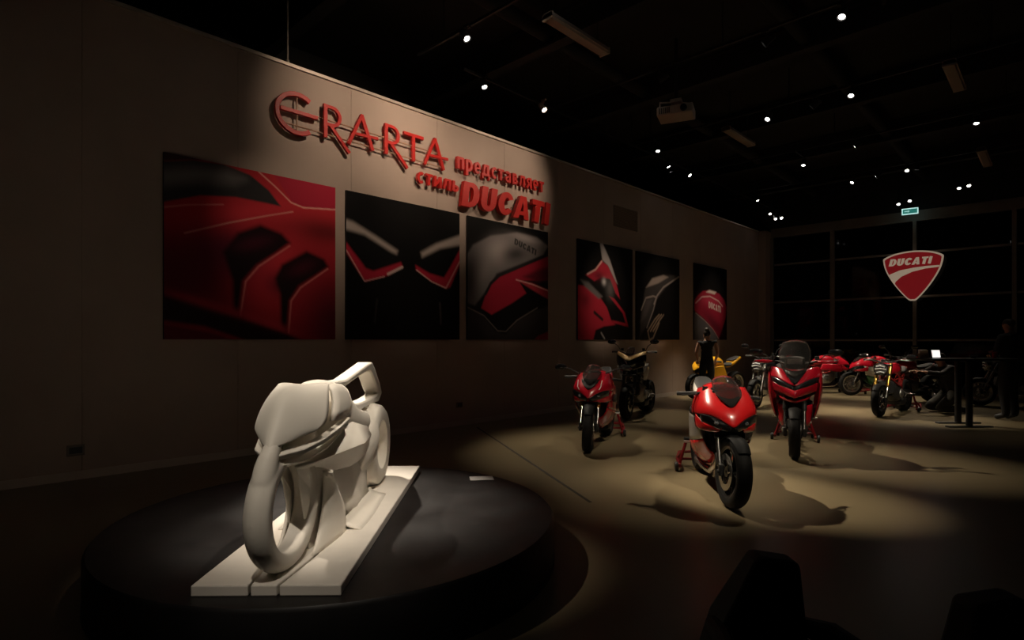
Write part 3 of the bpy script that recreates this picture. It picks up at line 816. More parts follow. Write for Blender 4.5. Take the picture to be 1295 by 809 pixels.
def art5():
    p = Paint(120)
    p.fill(BLK)
    g, d = (0.36, 0.30, 0.27), (0.09, 0.08, 0.08)
    p.poly([(0.18, 0.42), (0.34, 0.28), (0.60, 0.22), (0.95, 0.20), (0.70, 0.34), (0.45, 0.52), (0.30, 0.75), (0.06, 0.98), (0.10, 0.70)], (0.05, 0.045, 0.045), 0.02)
    p.poly([(0.20, 0.40), (0.34, 0.285), (0.60, 0.225), (0.72, 0.24), (0.48, 0.33)], g, 0.015)
    p.line([(0.38, 0.58), (0.45, 0.48), (0.60, 0.37), (0.98, 0.215)], (0.40, 0.36, 0.34), 0.012, 0.01, 0.8)
    p.line([(0.10, 0.66), (0.20, 0.52), (0.36, 0.49), (0.44, 0.50)], (0.40, 0.35, 0.32), 0.012, 0.01, 0.8)
    p.line([(0.44, 0.50), (0.36, 0.66), (0.22, 0.86)], (0.28, 0.25, 0.24), 0.01, 0.01, 0.8)
    p.poly([(0.20, 0.54), (0.36, 0.52), (0.20, 0.74), (0.08, 0.80)], d, 0.03)
    for k in range(3):
        o = k * 0.06
        p.line([(0.24 + o, 0.90), (0.40 + o, 0.76), (0.50 + o * 0.9, 0.70)], (0.40, 0.30, 0.22), 0.010, 0.01, 0.7)
    p.line([(0.24, 0.90), (0.28, 1.0), (0.36, 0.98), (0.50, 0.80)], (0.40, 0.30, 0.22), 0.012, 0.01, 0.6)
    return p
def art6():
    p = Paint(120)
    p.fill(BLK)
    p.poly([(-0.02, 0.50), (0.10, 0.42), (0.25, 0.35), (0.46, 0.325), (0.75, 0.36), (0.92, 0.44), (0.99, 0.54), (0.96, 0.70), (0.84, 0.86), (0.74, 0.97), (0.55, 0.86), (0.30, 0.72), (0.0, 0.62)], (0.34, 0.018, 0.045), 0.015)
    p.blob((0.10, 0.01, 0.02), 0.60, 0.80, 0.35, 0.10, 0.9, 25)
    p.blob((0.55, 0.05, 0.10), 0.45, 0.47, 0.30, 0.06, 0.6)
    p.line([(0.04, 0.52), (0.22, 0.43), (0.46, 0.41), (0.72, 0.46), (0.86, 0.53)], (0.62, 0.42, 0.40), 0.012, 0.008, 0.85)
    p.poly([(0.34, 0.36), (0.44, 0.325), (0.66, 0.34), (0.60, 0.375)], (0.66, 0.60, 0.56), 0.015)
    p.poly([(-0.02, 0.64), (0.20, 0.70), (0.50, 0.84), (0.70, 0.97), (0.72, 1.02), (-0.02, 1.02)], (0.10, 0.095, 0.10), 0.02)
    p.line([(0.04, 0.65), (0.30, 0.74), (0.56, 0.86), (0.74, 0.99)], (0.40, 0.28, 0.26), 0.01, 0.008, 0.7)
    p.text('DUCATI', 0.42, 0.565, 0.085, (0.62, 0.55, 0.52), (1.0, 0.14), (0.0, -1), heavy(0.30), 0.85, 0.008)
    return p

def printmat(k):
    m = bpy.data.materials.new('print_%d' % k); m.use_nodes = True
    nt = m.node_tree; b = nt.nodes['Principled BSDF']
    a = nt.nodes.new('ShaderNodeAttribute'); a.attribute_name = 'print'
    nt.links.new(a.outputs['Color'], b.inputs['Base Color'])
    b.inputs['Roughness'].default_value = 0.55
    b.inputs['Specular IOR Level'].default_value = 0.12
    return m
M_EDGE = mat('canvas_edge', (0.02, 0.018, 0.018), 0.6, noise=0.1)
arts = [(1.91, art1, 'largest red picture of a fairing with two dark intakes, farthest left on the wall'),
        (4.16, art2, 'black picture with two mirrored red and grey brackets'),
        (6.42, art3, 'picture of a grey and red motorcycle tank lettered in black'),
        (9.45, art4, 'black picture of a red fairing with a pale windscreen edge'),
        (11.71, art5, 'dark picture of a black seat and tail with thin outlines'),
        (14.62, art6, 'picture of a rounded red tank with white lettering, nearest the end wall')]
for k, (y0, fn, lab) in enumerate(arts):
    t = empty('wall_picture', (0, y0, 1.43), 0, lab, 'picture', 'square pictures on the left wall')
    S = 2.085
    MB().span((0.0, 0, 0), (0.034, S, S)).build('canvas', M_EDGE, t, smooth=0)
    p = fn(); n = p.n
    C = np.clip(p.C, 0, 1)
    Cl = np.where(C <= 0.04045, C / 12.92, ((C + 0.055) / 1.055) ** 2.4) if False else C
    me = bpy.data.meshes.new('print')
    vs = np.zeros(((n + 1) ** 2, 3)); vs[:, 0] = 0.036; vs[:, 1] = (p.U * S).ravel(); vs[:, 2] = ((1 - p.V) * S).ravel()
    ii, jj = np.meshgrid(np.arange(n), np.arange(n), indexing='ij')
    a = (ii * (n + 1) + jj).ravel()
    fs = np.stack([a, a + n + 1, a + n + 2, a + 1], 1)
    me.from_pydata(vs.tolist(), [], fs.tolist())
    ca = me.color_attributes.new('print', 'FLOAT_COLOR', 'POINT')
    full = np.ones(((n + 1) ** 2, 4)); full[:, :3] = Cl.reshape(-1, 3)
    ca.data.foreach_set('color', full.astype(np.float32).ravel())
    me.materials.append(printmat(k))
    o = bpy.data.objects.new('print', me); COL.objects.link(o); o.parent = t
# ------------------------------------------------------------------ round stage, info card, white sculpture
st = empty('round_stage', (3.825, 1.955, 0), 0, 'low round black stage under the white motorcycle sculpture', 'stage')
MB().lathe([(0.0, 0.0), (1.385, 0.0), (1.385, 0.272), (1.37, 0.29), (0.0, 0.29)], n=128, axis='z', close=False).build('drum', M_STAGE, st, smooth=40)
MB().lathe([(1.383, 0.0), (1.389, 0.0), (1.389, 0.03), (1.383, 0.03)], n=128, axis='z').build('kick_band', M_BLACK, st)
cd = MB().box((0, 0, 0.002), (0.19, 0.13, 0.004), Matrix.Rotation(R(52), 3, 'Z')).build('info_card', M_PAPER, smooth=0, loc=(3.825, 3.20, 0.291))
tag(cd, 'small white info card lying on the edge of the black stage', 'card')

sp = empty('motorcycle_sculpture', (3.87, 1.92, 0.29), R(-45.2), 'white abstract motorcycle sculpture with hubless wheels on a white base board', 'sculpture')
ZB = 0.05
def strip(y0, y1, name='base_board'):
    """one board of the base, its inner edges curving"""
    xs_ = [-1.2 + 2.4 * i / 16 for i in range(17)]
    lo = [(x, y0(x)) for x in xs_]; hi = [(x, y1(x)) for x in reversed(xs_)]
    return MB().prism(lo + hi, 0.0, ZB, 'xy').build(name, M_BOARD, sp, smooth=0, bevel=0.006)
cl = lambda x: -0.073 - 0.03 * math.sin((1.2 - x) * 2.4)
cr = lambda x: 0.053 + 0.075 * math.sin((1.2 - x) * 2.0)
g = 0.006
strip(lambda x: -0.33, lambda x: cl(x) - g)
strip(lambda x: cl(x) + g, lambda x: cr(x) - g)
strip(lambda x: cr(x) + g, lambda x: 0.33)

def Z(rows): return [[(p[0], p[1], p[2] + ZB) for p in r] for r in rows]
# wheels: fat hubless rings
def ring(c, Ro, Ri, hw, name, steer=0.0, n=64):
    prof = [(Ri, -hw * 0.75), (Ri + 0.012, -hw * 0.95), ((Ro * 0.6 + Ri * 0.4), -hw), (Ro - 0.022, -hw * 0.80), (Ro - 0.006, -hw * 0.4), (Ro, 0.0)]
    prof = prof + [(r, -o) for r, o in reversed(prof[:-1])]
    mb = MB(); mb.M = Matrix.Translation(c) @ Matrix.Rotation(R(steer), 4, 'Z')
    return mb.lathe(prof, (0, 0, 0), n).build(name, M_WHITE, sp, smooth=60)
ring((-0.62, 0.0, 0.305 + ZB - 0.012), 0.315, 0.17, 0.14, 'rear_wheel')
def Z(rows): return [[(p[0], p[1], p[2] + ZB) for p in r] for r in rows]
def shell(mb, name, th, sub=2, smooth=180):
    o = mb.build(name, M_WHITE, sp, smooth=smooth, sub=sub)
    md = o.modifiers.new('solid', 'SOLIDIFY'); md.thickness = th; md.offset = -1
    if sub: o.modifiers['sub'].boundary_smooth = 'PRESERVE_CORNERS'
    return o
# nose shield, half cage centre -> side, rows top -> tip
rows = [
    [(0.74, 0.0, 0.850), (0.735, 0.05, 0.855), (0.73, 0.10, 0.860), (0.715, 0.132, 0.852)],
    [(0.93, 0.0, 0.865), (0.905, 0.05, 0.852), (0.86, 0.11, 0.835), (0.79, 0.152, 0.802)],
    [(1.045, 0.0, 0.810), (1.01, 0.06, 0.788), (0.95, 0.125, 0.760), (0.85, 0.172, 0.735)],
    [(1.105, 0.0, 0.735), (1.06, 0.07, 0.708), (1.00, 0.132, 0.690), (0.89, 0.177, 0.678)],
    [(1.160, 0.0, 0.660), (1.11, 0.055, 0.640), (1.04, 0.115, 0.645), (0.95, 0.160, 0.650)],
    [(1.195, 0.0, 0.585), (1.135, 0.040, 0.600), (1.06, 0.090, 0.622), (0.97, 0.140, 0.638)]]
shell(MB().sym(Z(rows)), 'nose_shield', 0.022)
# neck: flows from the tyre crown up into the nose tip
# front wheel and neck fused into one flowing surface
fw = MB(); fw.M = Matrix.Translation((0.99, 0.0, 0.297 + ZB - 0.01)) @ Matrix.Rotation(R(-5), 4, 'Z')
Ro, Ri, hw = 0.30, 0.208, 0.060
prof = [(Ri, -hw * 0.75), (Ri + 0.012, -hw * 0.95), ((Ro * 0.6 + Ri * 0.4), -hw), (Ro - 0.022, -hw * 0.80), (Ro - 0.006, -hw * 0.4), (Ro, 0.0)]
fw.lathe(prof + [(r, -o) for r, o in reversed(prof[:-1])], (0, 0, 0), 72)
fw.M = None
fw.tube([(1.215, -0.018, 0.400 + ZB), (1.195, -0.016, 0.450 + ZB), (1.175, -0.012, 0.500 + ZB), (1.158, -0.006, 0.545 + ZB), (1.130, 0.0, 0.590 + ZB), (1.06, 0.0, 0.63 + ZB)], [0.036, 0.050, 0.052, 0.047, 0.040, 0.03], 16)
o = fw.build('front_wheel', M_WHITE, sp, smooth=180)
md = o.modifiers.new('remesh', 'REMESH'); md.mode = 'VOXEL'; md.voxel_size = 0.007; md.use_smooth_shade = True
md = o.modifiers.new('relax', 'SMOOTH'); md.factor = 0.6; md.iterations = 12
MB().super([(1.06, 0.56, 0.70, 0.030), (0.95, 0.50, 0.74, 0.040), (0.80, 0.46, 0.78, 0.050), (0.60, 0.44, 0.80, 0.06)], n=14).build('nose_core', M_WHITE, sp, smooth=60, loc=(0, 0, ZB))
for s in (-1, 1):
    q = lambda pts: [(x, s * y, z + ZB) for x, y, z in pts]
    # brow blades: slim bars leaving the nose tip and sweeping back under the shield
    MB().loft([q([(1.150, 0.020, 0.572), (1.155, 0.038, 0.560), (1.145, 0.036, 0.538), (1.135, 0.015, 0.545)]),
               q([(1.03, 0.085, 0.582), (1.045, 0.118, 0.570), (1.035, 0.112, 0.545), (1.01, 0.080, 0.552)]),
               q([(0.88, 0.130, 0.606), (0.89, 0.165, 0.594), (0.88, 0.160, 0.568), (0.86, 0.125, 0.578)]),
               q([(0.70, 0.150, 0.632), (0.70, 0.188, 0.622), (0.69, 0.182, 0.598), (0.68, 0.145, 0.606)]),
               q([(0.48, 0.140, 0.650), (0.48, 0.180, 0.642), (0.47, 0.175, 0.622), (0.46, 0.135, 0.628)])]).build('brow_blade', M_WHITE, sp, smooth=35, bevel=0.004)
    MB().loft([q([(1.120, 0.020, 0.520), (1.125, 0.050, 0.512), (1.115, 0.045, 0.498), (1.105, 0.018, 0.500)]),
               q([(0.98, 0.070, 0.520), (0.985, 0.110, 0.510), (0.975, 0.100, 0.496), (0.96, 0.065, 0.500)]),
               q([(0.80, 0.100, 0.545), (0.80, 0.150, 0.536), (0.79, 0.140, 0.520), (0.78, 0.095, 0.525)]),
               q([(0.58, 0.110, 0.590), (0.58, 0.165, 0.585), (0.57, 0.155, 0.565), (0.56, 0.105, 0.570)])]).build('brow_blade', M_WHITE, sp, smooth=35, bevel=0.003)
    # wing: long pointed plane, lit on top, overhanging the flank
    wing = [[(0.985, 0.055, 0.478), (0.78, 0.090, 0.530), (0.50, 0.135, 0.580), (0.18, 0.115, 0.580), (-0.25, 0.075, 0.55)],
            [(0.980, 0.062, 0.470), (0.76, 0.125, 0.468), (0.52, 0.175, 0.466), (0.24, 0.205, 0.455), (-0.22, 0.140, 0.43)],
            [(0.975, 0.060, 0.462), (0.74, 0.110, 0.448), (0.50, 0.155, 0.440), (0.22, 0.180, 0.425), (-0.22, 0.130, 0.40)],
            [(0.960, 0.050, 0.455), (0.72, 0.070, 0.415), (0.46, 0.085, 0.340), (0.18, 0.100, 0.300), (-0.22, 0.100, 0.28)],
            [(0.900, 0.045, 0.400), (0.70, 0.065, 0.250), (0.44, 0.085, 0.120), (0.16, 0.120, 0.080), (-0.22, 0.110, 0.10)],
            [(0.760, 0.045, 0.000), (0.62, 0.070, 0.000), (0.42, 0.100, 0.000), (0.14, 0.150, 0.000), (-0.22, 0.130, 0.00)]]
    shell(MB().grid([q(r) for r in wing]), 'side_wing', 0.012, sub=0, smooth=24)
    # spat: bright upright panel hugging the wheel from behind
    spat = []
    for i in range(9):
        u = i / 8
        z = 0.385 * (1 - u) + 0.0 * u
        xf = 1.00 - math.sqrt(max(0.0, 0.332 ** 2 - (z - 0.305) ** 2)) if abs(z - 0.305) < 0.332 else 0.86
        xf = min(xf, 0.86)
        xb = 0.70 - 0.26 * min(1, u * 1.5)
        spat.append([(xf, 0.085, z), (xf - 0.012, 0.112, z), ((xf + xb) / 2, 0.138, z), (xb, 0.150 + 0.02 * u, z), (xb - 0.02, 0.10, z)])
    shell(MB().grid([q(r) for r in spat]), 'wheel_spat', 0.012, sub=1)
    # cowl plate beside the shield
    cp = [[(0.70, 0.140, 0.850), (0.58, 0.160, 0.845), (0.46, 0.160, 0.800)],
          [(0.74, 0.180, 0.760), (0.56, 0.190, 0.760), (0.40, 0.172, 0.735)],
          [(0.80, 0.178, 0.668), (0.66, 0.188, 0.645), (0.40, 0.165, 0.680)]]
    shell(MB().grid([q(r) for r in cp]), 'cowl_plate', 0.02, sub=1)
    MB().loft([q([(0.42, 0.08, 0.72), (0.42, 0.165, 0.70), (0.42, 0.16, 0.64), (0.42, 0.08, 0.62)]), q([(0.25, 0.07, 0.73), (0.25, 0.135, 0.71), (0.25, 0.13, 0.64), (0.25, 0.07, 0.62)]),
               q([(0.05, 0.04, 0.70), (0.05, 0.07, 0.69), (0.05, 0.07, 0.63), (0.05, 0.04, 0.61)])]).build('cowl_strut', M_WHITE, sp, smooth=40, bevel=0.008)
    # flank foot melting into the board
    shell(MB().grid([q([(x, 0.08 + 0.03 * k2, 0.050), (x, 0.125 + 0.03 * k2, 0.016), (x, 0.20 + 0.03 * k2, 0.003)]) for x, k2 in ((0.46, 1.2), (0.34, 1.5), (0.18, 1.6), (0.02, 1.3), (-0.14, 1.0), (-0.30, 0.8))]), 'flank_foot', 0.006, sub=1)
# spine / seat between the nose and the tail
MB().super([(0.72, 0.56, 0.845, 0.10), (0.56, 0.52, 0.865, 0.125), (0.40, 0.50, 0.86, 0.13), (0.22, 0.48, 0.80, 0.125), (-0.02, 0.46, 0.66, 0.12), (-0.26, 0.42, 0.60, 0.115), (-0.46, 0.40, 0.58, 0.10)], n=16, p=2.6).build('spine', M_WHITE, sp, smooth=50, sub=1, loc=(0, 0, ZB))
# tail loop: flat bar bent round an opening
lp = [(0.30, 0.81), (0.06, 0.805), (-0.22, 0.842), (-0.48, 0.872), (-0.60, 0.880), (-0.66, 0.840), (-0.82, 0.720), (-0.90, 0.655), (-0.84, 0.620), (-0.55, 0.615), (-0.25, 0.615), (0.10, 0.640)]
wd_ = [0.05, 0.045, 0.045, 0.055, 0.07, 0.065, 0.06, 0.06, 0.06, 0.05, 0.055, 0.08]
L, _R = stroke_quads(lp, 1.0)
loops = []
for i in range(len(lp)):
    hw = [0.05, 0.05, 0.052, 0.055, 0.06, 0.065, 0.068, 0.062, 0.058, 0.055, 0.055, 0.06][i]
    c = Vector(lp[i]); d = (L[i] - c) * wd_[i]
    a, b = c + d, c - d
    loops.append([(a.x, -hw, a.y + ZB), (a.x, hw * 0.8, a.y + ZB), (b.x, hw, b.y + ZB), (b.x, -hw, b.y + ZB)])
MB().loft(loops).build('tail_loop', M_WHITE, sp, smooth=35, bevel=0.014)
# rear arm bridging the flank and the rear wheel
MB().super([(0.0, 0.12, 0.44, 0.10), (-0.20, 0.14, 0.46, 0.125), (-0.36, 0.20, 0.52, 0.155), (-0.44, 0.26, 0.52, 0.15)], n=12, p=3).build('rear_arm', M_WHITE, sp, smooth=40, loc=(0, 0, ZB))
# ------------------------------------------------------------------ motorcycles (local frame: +x forward, +y left, z up)
M_TYRE = mat('tyre_rubber', (0.008, 0.0075, 0.007), 0.66, spec=0.25, noise=0.15, nscale=20, bump=0.1, bscale=90)
M_RIMK = mat('rim_black', (0.02, 0.02, 0.02), 0.35, coat=0.4, noise=0.1)
M_RIMR = mat('rim_red', (0.25, 0.015, 0.015), 0.35, coat=0.4, noise=0.1)
M_RIMS = mat('rim_silver', (0.45, 0.43, 0.40), 0.35, metal=0.8, noise=0.05)
M_STEEL = mat('steel', (0.55, 0.53, 0.50), 0.25, metal=1.0, noise=0.05)
M_ALU = mat('cast_alloy', (0.34, 0.33, 0.31), 0.42, metal=0.9, noise=0.12, nscale=14)
M_DKAL = mat('dark_alloy', (0.045, 0.044, 0.043), 0.42, metal=0.6, noise=0.15, nscale=14)
M_GOLD = mat('fork_gold', (0.70, 0.42, 0.10), 0.30, metal=1.0, noise=0.05)
M_RED = mat('paint_red', (0.58, 0.012, 0.014), 0.26, coat=0.8, noise=0.04, nscale=6)
M_CRIM = mat('paint_crimson', (0.40, 0.006, 0.018), 0.24, coat=0.8, noise=0.04, nscale=6)
M_WHTP = mat('paint_white', (0.62, 0.58, 0.53), 0.3, coat=0.7, noise=0.03)
M_SILP = mat('paint_silver', (0.38, 0.35, 0.32), 0.32, metal=0.4, coat=0.6, noise=0.04)
M_YEL = mat('paint_yellow', (0.85, 0.42, 0.02), 0.26, coat=0.8, noise=0.04)
M_GRN = mat('paint_green', (0.02, 0.13, 0.035), 0.3, coat=0.7, noise=0.05)
M_GLDP = mat('paint_champagne', (0.78, 0.52, 0.22), 0.3, metal=0.25, coat=0.7, noise=0.04)
M_BLKP = mat('gloss_black', (0.012, 0.012, 0.013), 0.16, coat=0.8, noise=0.1)
M_PLAS = mat('black_plastic', (0.018, 0.018, 0.018), 0.5, noise=0.15, nscale=20)
M_FEND = mat('fender_black', (0.005, 0.005, 0.005), 0.6, noise=0.15, spec=0.2)
M_SEAT = mat('seat_vinyl', (0.022, 0.021, 0.021), 0.55, noise=0.15, bump=0.05, bscale=150)
M_SMOK = mat('smoked_screen', (0.38, 0.36, 0.34), 0.04, trans=0.96, coat=0.4, noise=0.03)
M_LAMP = mat('headlamp_glass', (0.30, 0.30, 0.32), 0.06, metal=0.7, coat=1.0, noise=0.05, nscale=30)
M_DRL = mat('lamp_strip', (0.80, 0.76, 0.74), 0.25, coat=0.6, noise=0.03)
M_STND = mat('stand_red', (0.24, 0.008, 0.012), 0.4, coat=0.3, noise=0.08)

def steer_matrix(a):
    p = Vector((0.43, 0, 0.92)); ax = Vector((-0.415, 0, 0.91))
    return Matrix.Translation(p) @ Matrix.Rotation(a, 4, ax) @ Matrix.Translation(-p)

def wheel(t, name, cx, r, hw, rim_m, M, nsp, disc_r, discs, twin=True):
    rim = r - 0.085
    c = (cx, 0, r)
    b = MB(); b.M = M
    b.lathe([(rim - 0.022, -hw * 0.72), (rim + 0.004, -hw * 0.86), (rim + 0.008, -hw * 0.7), (rim - 0.012, -hw * 0.3), (rim - 0.014, hw * 0.3), (rim + 0.008, hw * 0.7), (rim + 0.004, hw * 0.86), (rim - 0.022, hw * 0.72), (rim - 0.032, 0)], c, 36)
    b.lathe([(0.014, -0.06), (0.045, -0.06), (0.05, -0.03), (0.05, 0.03), (0.045, 0.06), (0.014, 0.06)], c, 18)
    for k in range(nsp):
        for o in ((-0.16, 0.16) if twin else (0.0,)):
            th = 2 * math.pi * k / nsp
            p0 = Vector((cx + 0.04 * math.cos(th), 0, r + 0.04 * math.sin(th)))
            p1 = Vector((cx + (rim - 0.02) * math.cos(th + o), 0, r + (rim - 0.02) * math.sin(th + o)))
            b.tube([p0, p1], [0.020, 0.014], 6)
    w = b.build(name, rim_m, t)
    b = MB(); b.M = M
    prof = [(rim + 0.002, -hw * 0.80), (rim + 0.02, -hw * 0.96), (rim + 0.045, -hw), (r - 0.022, -hw * 0.88), (r - 0.007, -hw * 0.55), (r - 0.001, -hw * 0.2)]
    b.lathe(prof + [(q, -o) for q, o in reversed(prof)], c, 48)
    b.build('tyre', M_TYRE, w)
    for s in discs:
        b = MB(); b.M = M
        y = s * 0.066
        b.lathe([(disc_r * 0.66, y - 0.0025), (disc_r, y - 0.0025), (disc_r, y + 0.0025), (disc_r * 0.66, y + 0.0025)], c, 32)
        for k in range(6):
            th = 2 * math.pi * k / 6
            b.tube([(cx + 0.045 * math.cos(th), y * 0.9, r + 0.045 * math.sin(th)), (cx + disc_r * 0.7 * math.cos(th + 0.2), y, r + disc_r * 0.7 * math.sin(th + 0.2))], 0.006, 5)
        b.build('brake_disc', M_STEEL, w)
    return w

def chassis(t, c):
    M = steer_matrix(c.get('steer', 0.0))
    fx, rx = c.get('fx', 0.72), c.get('rx', -0.72)
    rf, rr = 0.300, 0.318
    wheel(t, 'front_wheel', fx, rf, 0.062, c['rim'], M, c.get('nsp', 5), c.get('disc', 0.155), (-1, 1))
    wheel(t, 'rear_wheel', rx, rr, c.get('rw', 0.095), c['rim'], None, c.get('nsp', 5), 0.12, (-1,))
    ft = c.get('fork_top', 0.98)
    k = 0.455
    for s in (-1, 1):
        b = MB(); b.M = M
        bx, bz = fx - 0.005, rf
        y = s * 0.105
        pt = lambda z: (bx - (z - bz) * k, y, z)
        b.tube([pt(0.27), pt(0.60)], 0.019, 12)
        f = b.build('fork_leg', M_STEEL, t)
        b = MB(); b.M = M
        b.tube([pt(0.56), pt(0.58), pt(ft)], [0.026, 0.029, 0.027], 14)
        b.build('fork_tube', c.get('fork', M_GOLD), f)
        b = MB(); b.M = M
        b.box((bx + 0.005, y, 0.315), (0.05, 0.04, 0.10)); b.cyl((bx, y - 0.025 * s, rf), (bx, y + 0.03 * s, rf), 0.017, None, 12)
        b.build('axle_clamp', M_DKAL, f, bevel=0.008)
        b = MB(); b.M = M
        b.box((bx - 0.105, s * 0.088, 0.385), (0.055, 0.05, 0.12), Matrix.Rotation(R(-38), 3, 'Y'))
        b.build('brake_caliper', c.get('caliper', M_DKAL), t, bevel=0.012)
    b = MB(); b.M = M
    xa = fx - 0.005 - (ft - rf) * k
    b.box((xa + 0.02, 0, ft - 0.03), (0.09, 0.26, 0.03)); b.box((xa + 0.10, 0, ft - 0.20), (0.10, 0.26, 0.035))
    b.cyl((xa + 0.10, 0, ft - 0.22), (xa + 0.01, 0, ft - 0.01), 0.03, None, 12)
    b.build('triple_clamp', M_DKAL, t, bevel=0.008)
    if c.get('fender', True):
        b = MB(); b.M = M
        rows = []
        for i in range(9):
            th = R(40 + 100 * i / 8)
            wf = 0.078 * (1 - 0.25 * abs(i - 4) / 4)
            rows.append([(fx + (rf + 0.022 - 0.03 * (abs(v) ** 2)) * math.cos(th), v * wf, rf + (rf + 0.022 - 0.03 * (abs(v) ** 2)) * math.sin(th)) for v in (-1, -0.6, 0, 0.6, 1)])
        b.grid(rows)
        b.build('front_fender', c.get('fender_m', M_FEND), t, sub=1, solid=0.006)
    # swingarm
    b = MB()
    for s in (-1, 1):
        if c.get('single') and s < 0: continue
        b.loft([[(rx - 0.05, s * 0.115, 0.28), (rx - 0.05, s * 0.145, 0.28), (rx - 0.05, s * 0.145, 0.35), (rx - 0.05, s * 0.115, 0.35)],
                [(-0.42, s * 0.10, 0.33), (-0.42, s * 0.15, 0.33), (-0.42, s * 0.15, 0.44), (-0.42, s * 0.10, 0.44)],
                [(-0.12, s * 0.07, 0.37), (-0.12, s * 0.12, 0.37), (-0.12, s * 0.12, 0.47), (-0.12, s * 0.07, 0.47)]])
    b.box((-0.33, 0, 0.40), (0.06, 0.22, 0.09)); b.cyl((rx, -0.15, rr), (rx, 0.15, rr), 0.02, None, 12)
    sw = b.build('swingarm', c.get('arm', M_DKAL), t, bevel=0.01)
    b = MB().lathe([(0.06, -0.004), (0.105, -0.004), (0.105, 0.004), (0.06, 0.004)], (rx, 0.105, rr), 28)
    b.build('sprocket', M_DKAL, t)
    ch = MB()
    for z0, z1 in ((rr + 0.105, 0.47), (rr - 0.105, 0.36)):
        ch.tube([(rx, 0.105, z0), (-0.12, 0.105, z1)], 0.010, 6)
    ch.build('chain', M_DKAL, t)
    b = MB().tube([(-0.30, 0.0, 0.42), (-0.17, 0.0, 0.74)], 0.032, 12)
    for i in range(7):
        u = 0.2 + i * 0.1
        b.lathe([(0.034, -0.008), (0.045, -0.008), (0.045, 0.008), (0.034, 0.008)], (-0.30 + 0.13 * u, 0, 0.42 + 0.32 * u), 12, axis='z')
    b.build('shock', c.get('spring', M_RIMR), t)
    # engine: crankcase, two finned cylinders in a V, round covers
    em = c.get('engine', M_DKAL)
    b = MB().super([(0.30, 0.36, 0.52, 0.10, 4), (0.18, 0.26, 0.58, 0.15, 4), (0.0, 0.24, 0.60, 0.16, 4), (-0.16, 0.28, 0.56, 0.13, 4)], n=16)
    en = b.build('engine', em, t, smooth=40)
    for (p0, p1) in (((0.10, 0, 0.46), (0.44, 0, 0.54)), ((-0.02, 0, 0.52), (-0.06, 0, 0.80))):
        b = MB(); p0 = Vector(p0); p1 = Vector(p1); d = (p1 - p0)
        q = d.to_track_quat('Z', 'Y').to_matrix()
        for i in range(7):
            u = 0.25 + 0.1 * i
            b.box(p0 + d * u, (0.17, 0.19, 0.014), q)
        b.box(p0 + d * 0.55, (0.13, 0.15, d.length * 0.85), q); b.box(p1 - d * 0.04, (0.15, 0.17, 0.06), q)
        b.build('cylinder', c.get('cyl_m', em), en, bevel=0.004)
    for s in (-1, 1):
        b = MB().lathe([(0.0, 0.185 * s), (0.07, 0.185 * s), (0.085, 0.172 * s), (0.088, 0.14 * s)], (-0.03 * s + 0.02, 0, 0.40), 24, close=False)
        b.build('cover', c.get('cover', M_ALU), en, smooth=50)
    # exhaust
    em2 = c.get('pipe', M_STEEL)
    b = MB().tube([(0.45, -0.04, 0.52), (0.50, -0.06, 0.44), (0.44, -0.09, 0.30), (0.28, -0.11, 0.21), (0.0, -0.13, 0.20), (-0.22, -0.15, 0.22)], 0.024, 10)
    b.tube([(-0.05, 0.05, 0.78), (-0.16, 0.08, 0.66), (-0.20, 0.0, 0.40), (-0.18, -0.08, 0.26), (-0.22, -0.14, 0.23)], 0.022, 10)
    exh = b.build('exhaust', em2, t)
    mf = c.get('muffler', 'low')
    if mf == 'low':
        b = MB().super([(-0.10, 0.16, 0.26, 0.13, 3), (-0.30, 0.14, 0.29, 0.16, 3), (-0.46, 0.17, 0.30, 0.13, 3)], n=14)
    else:
        b = MB().tube([(-0.22, -0.15, 0.24), (-0.34, -0.17, 0.30), (-0.42, -0.18, 0.36), (-0.80, -0.20, 0.56), (-0.84, -0.20, 0.58)], [0.024, 0.03, 0.05, 0.055, 0.04], 14)
    b.build('muffler', c.get('muffler_m', M_DKAL), exh)
    # pegs
    for s in (-1, 1):
        b = MB().tube([(-0.24, s * 0.12, 0.44), (-0.28, s * 0.17, 0.38)], 0.016, 8).tube([(-0.28, s * 0.16, 0.38), (-0.28, s * 0.27, 0.38)], 0.013, 8)
        b.tube([(-0.26, s * 0.18, 0.37), (-0.12, s * 0.19, 0.33)], 0.009, 6)
        b.build('foot_peg', M_ALU, t)
    return M

def trellis(t, m):
    b = MB()
    for s in (-1, 1):
        P = lambda x, y, z: (x, s * y, z)
        b.tube([P(0.40, 0.05, 0.90), P(0.18, 0.14, 0.78), P(-0.08, 0.15, 0.66), P(-0.16, 0.12, 0.42)], 0.017, 8)
        b.tube([P(0.44, 0.05, 0.76), P(0.16, 0.15, 0.58), P(-0.12, 0.14, 0.52)], 0.017, 8)
        b.tube([P(0.18, 0.14, 0.78), P(0.30, 0.12, 0.66), P(0.04, 0.15, 0.70), P(0.16, 0.15, 0.58)], 0.013, 8)
        b.tube([P(0.04, 0.15, 0.70), P(0.0, 0.15, 0.55), P(-0.08, 0.15, 0.66)], 0.013, 8)
        b.tube([P(-0.08, 0.13, 0.68), P(-0.45, 0.10, 0.80), P(-0.70, 0.07, 0.88)], 0.014, 8)
        b.tube([P(-0.14, 0.12, 0.52), P(-0.45, 0.10, 0.78)], 0.012, 8)
    return b.build('frame', m, t)

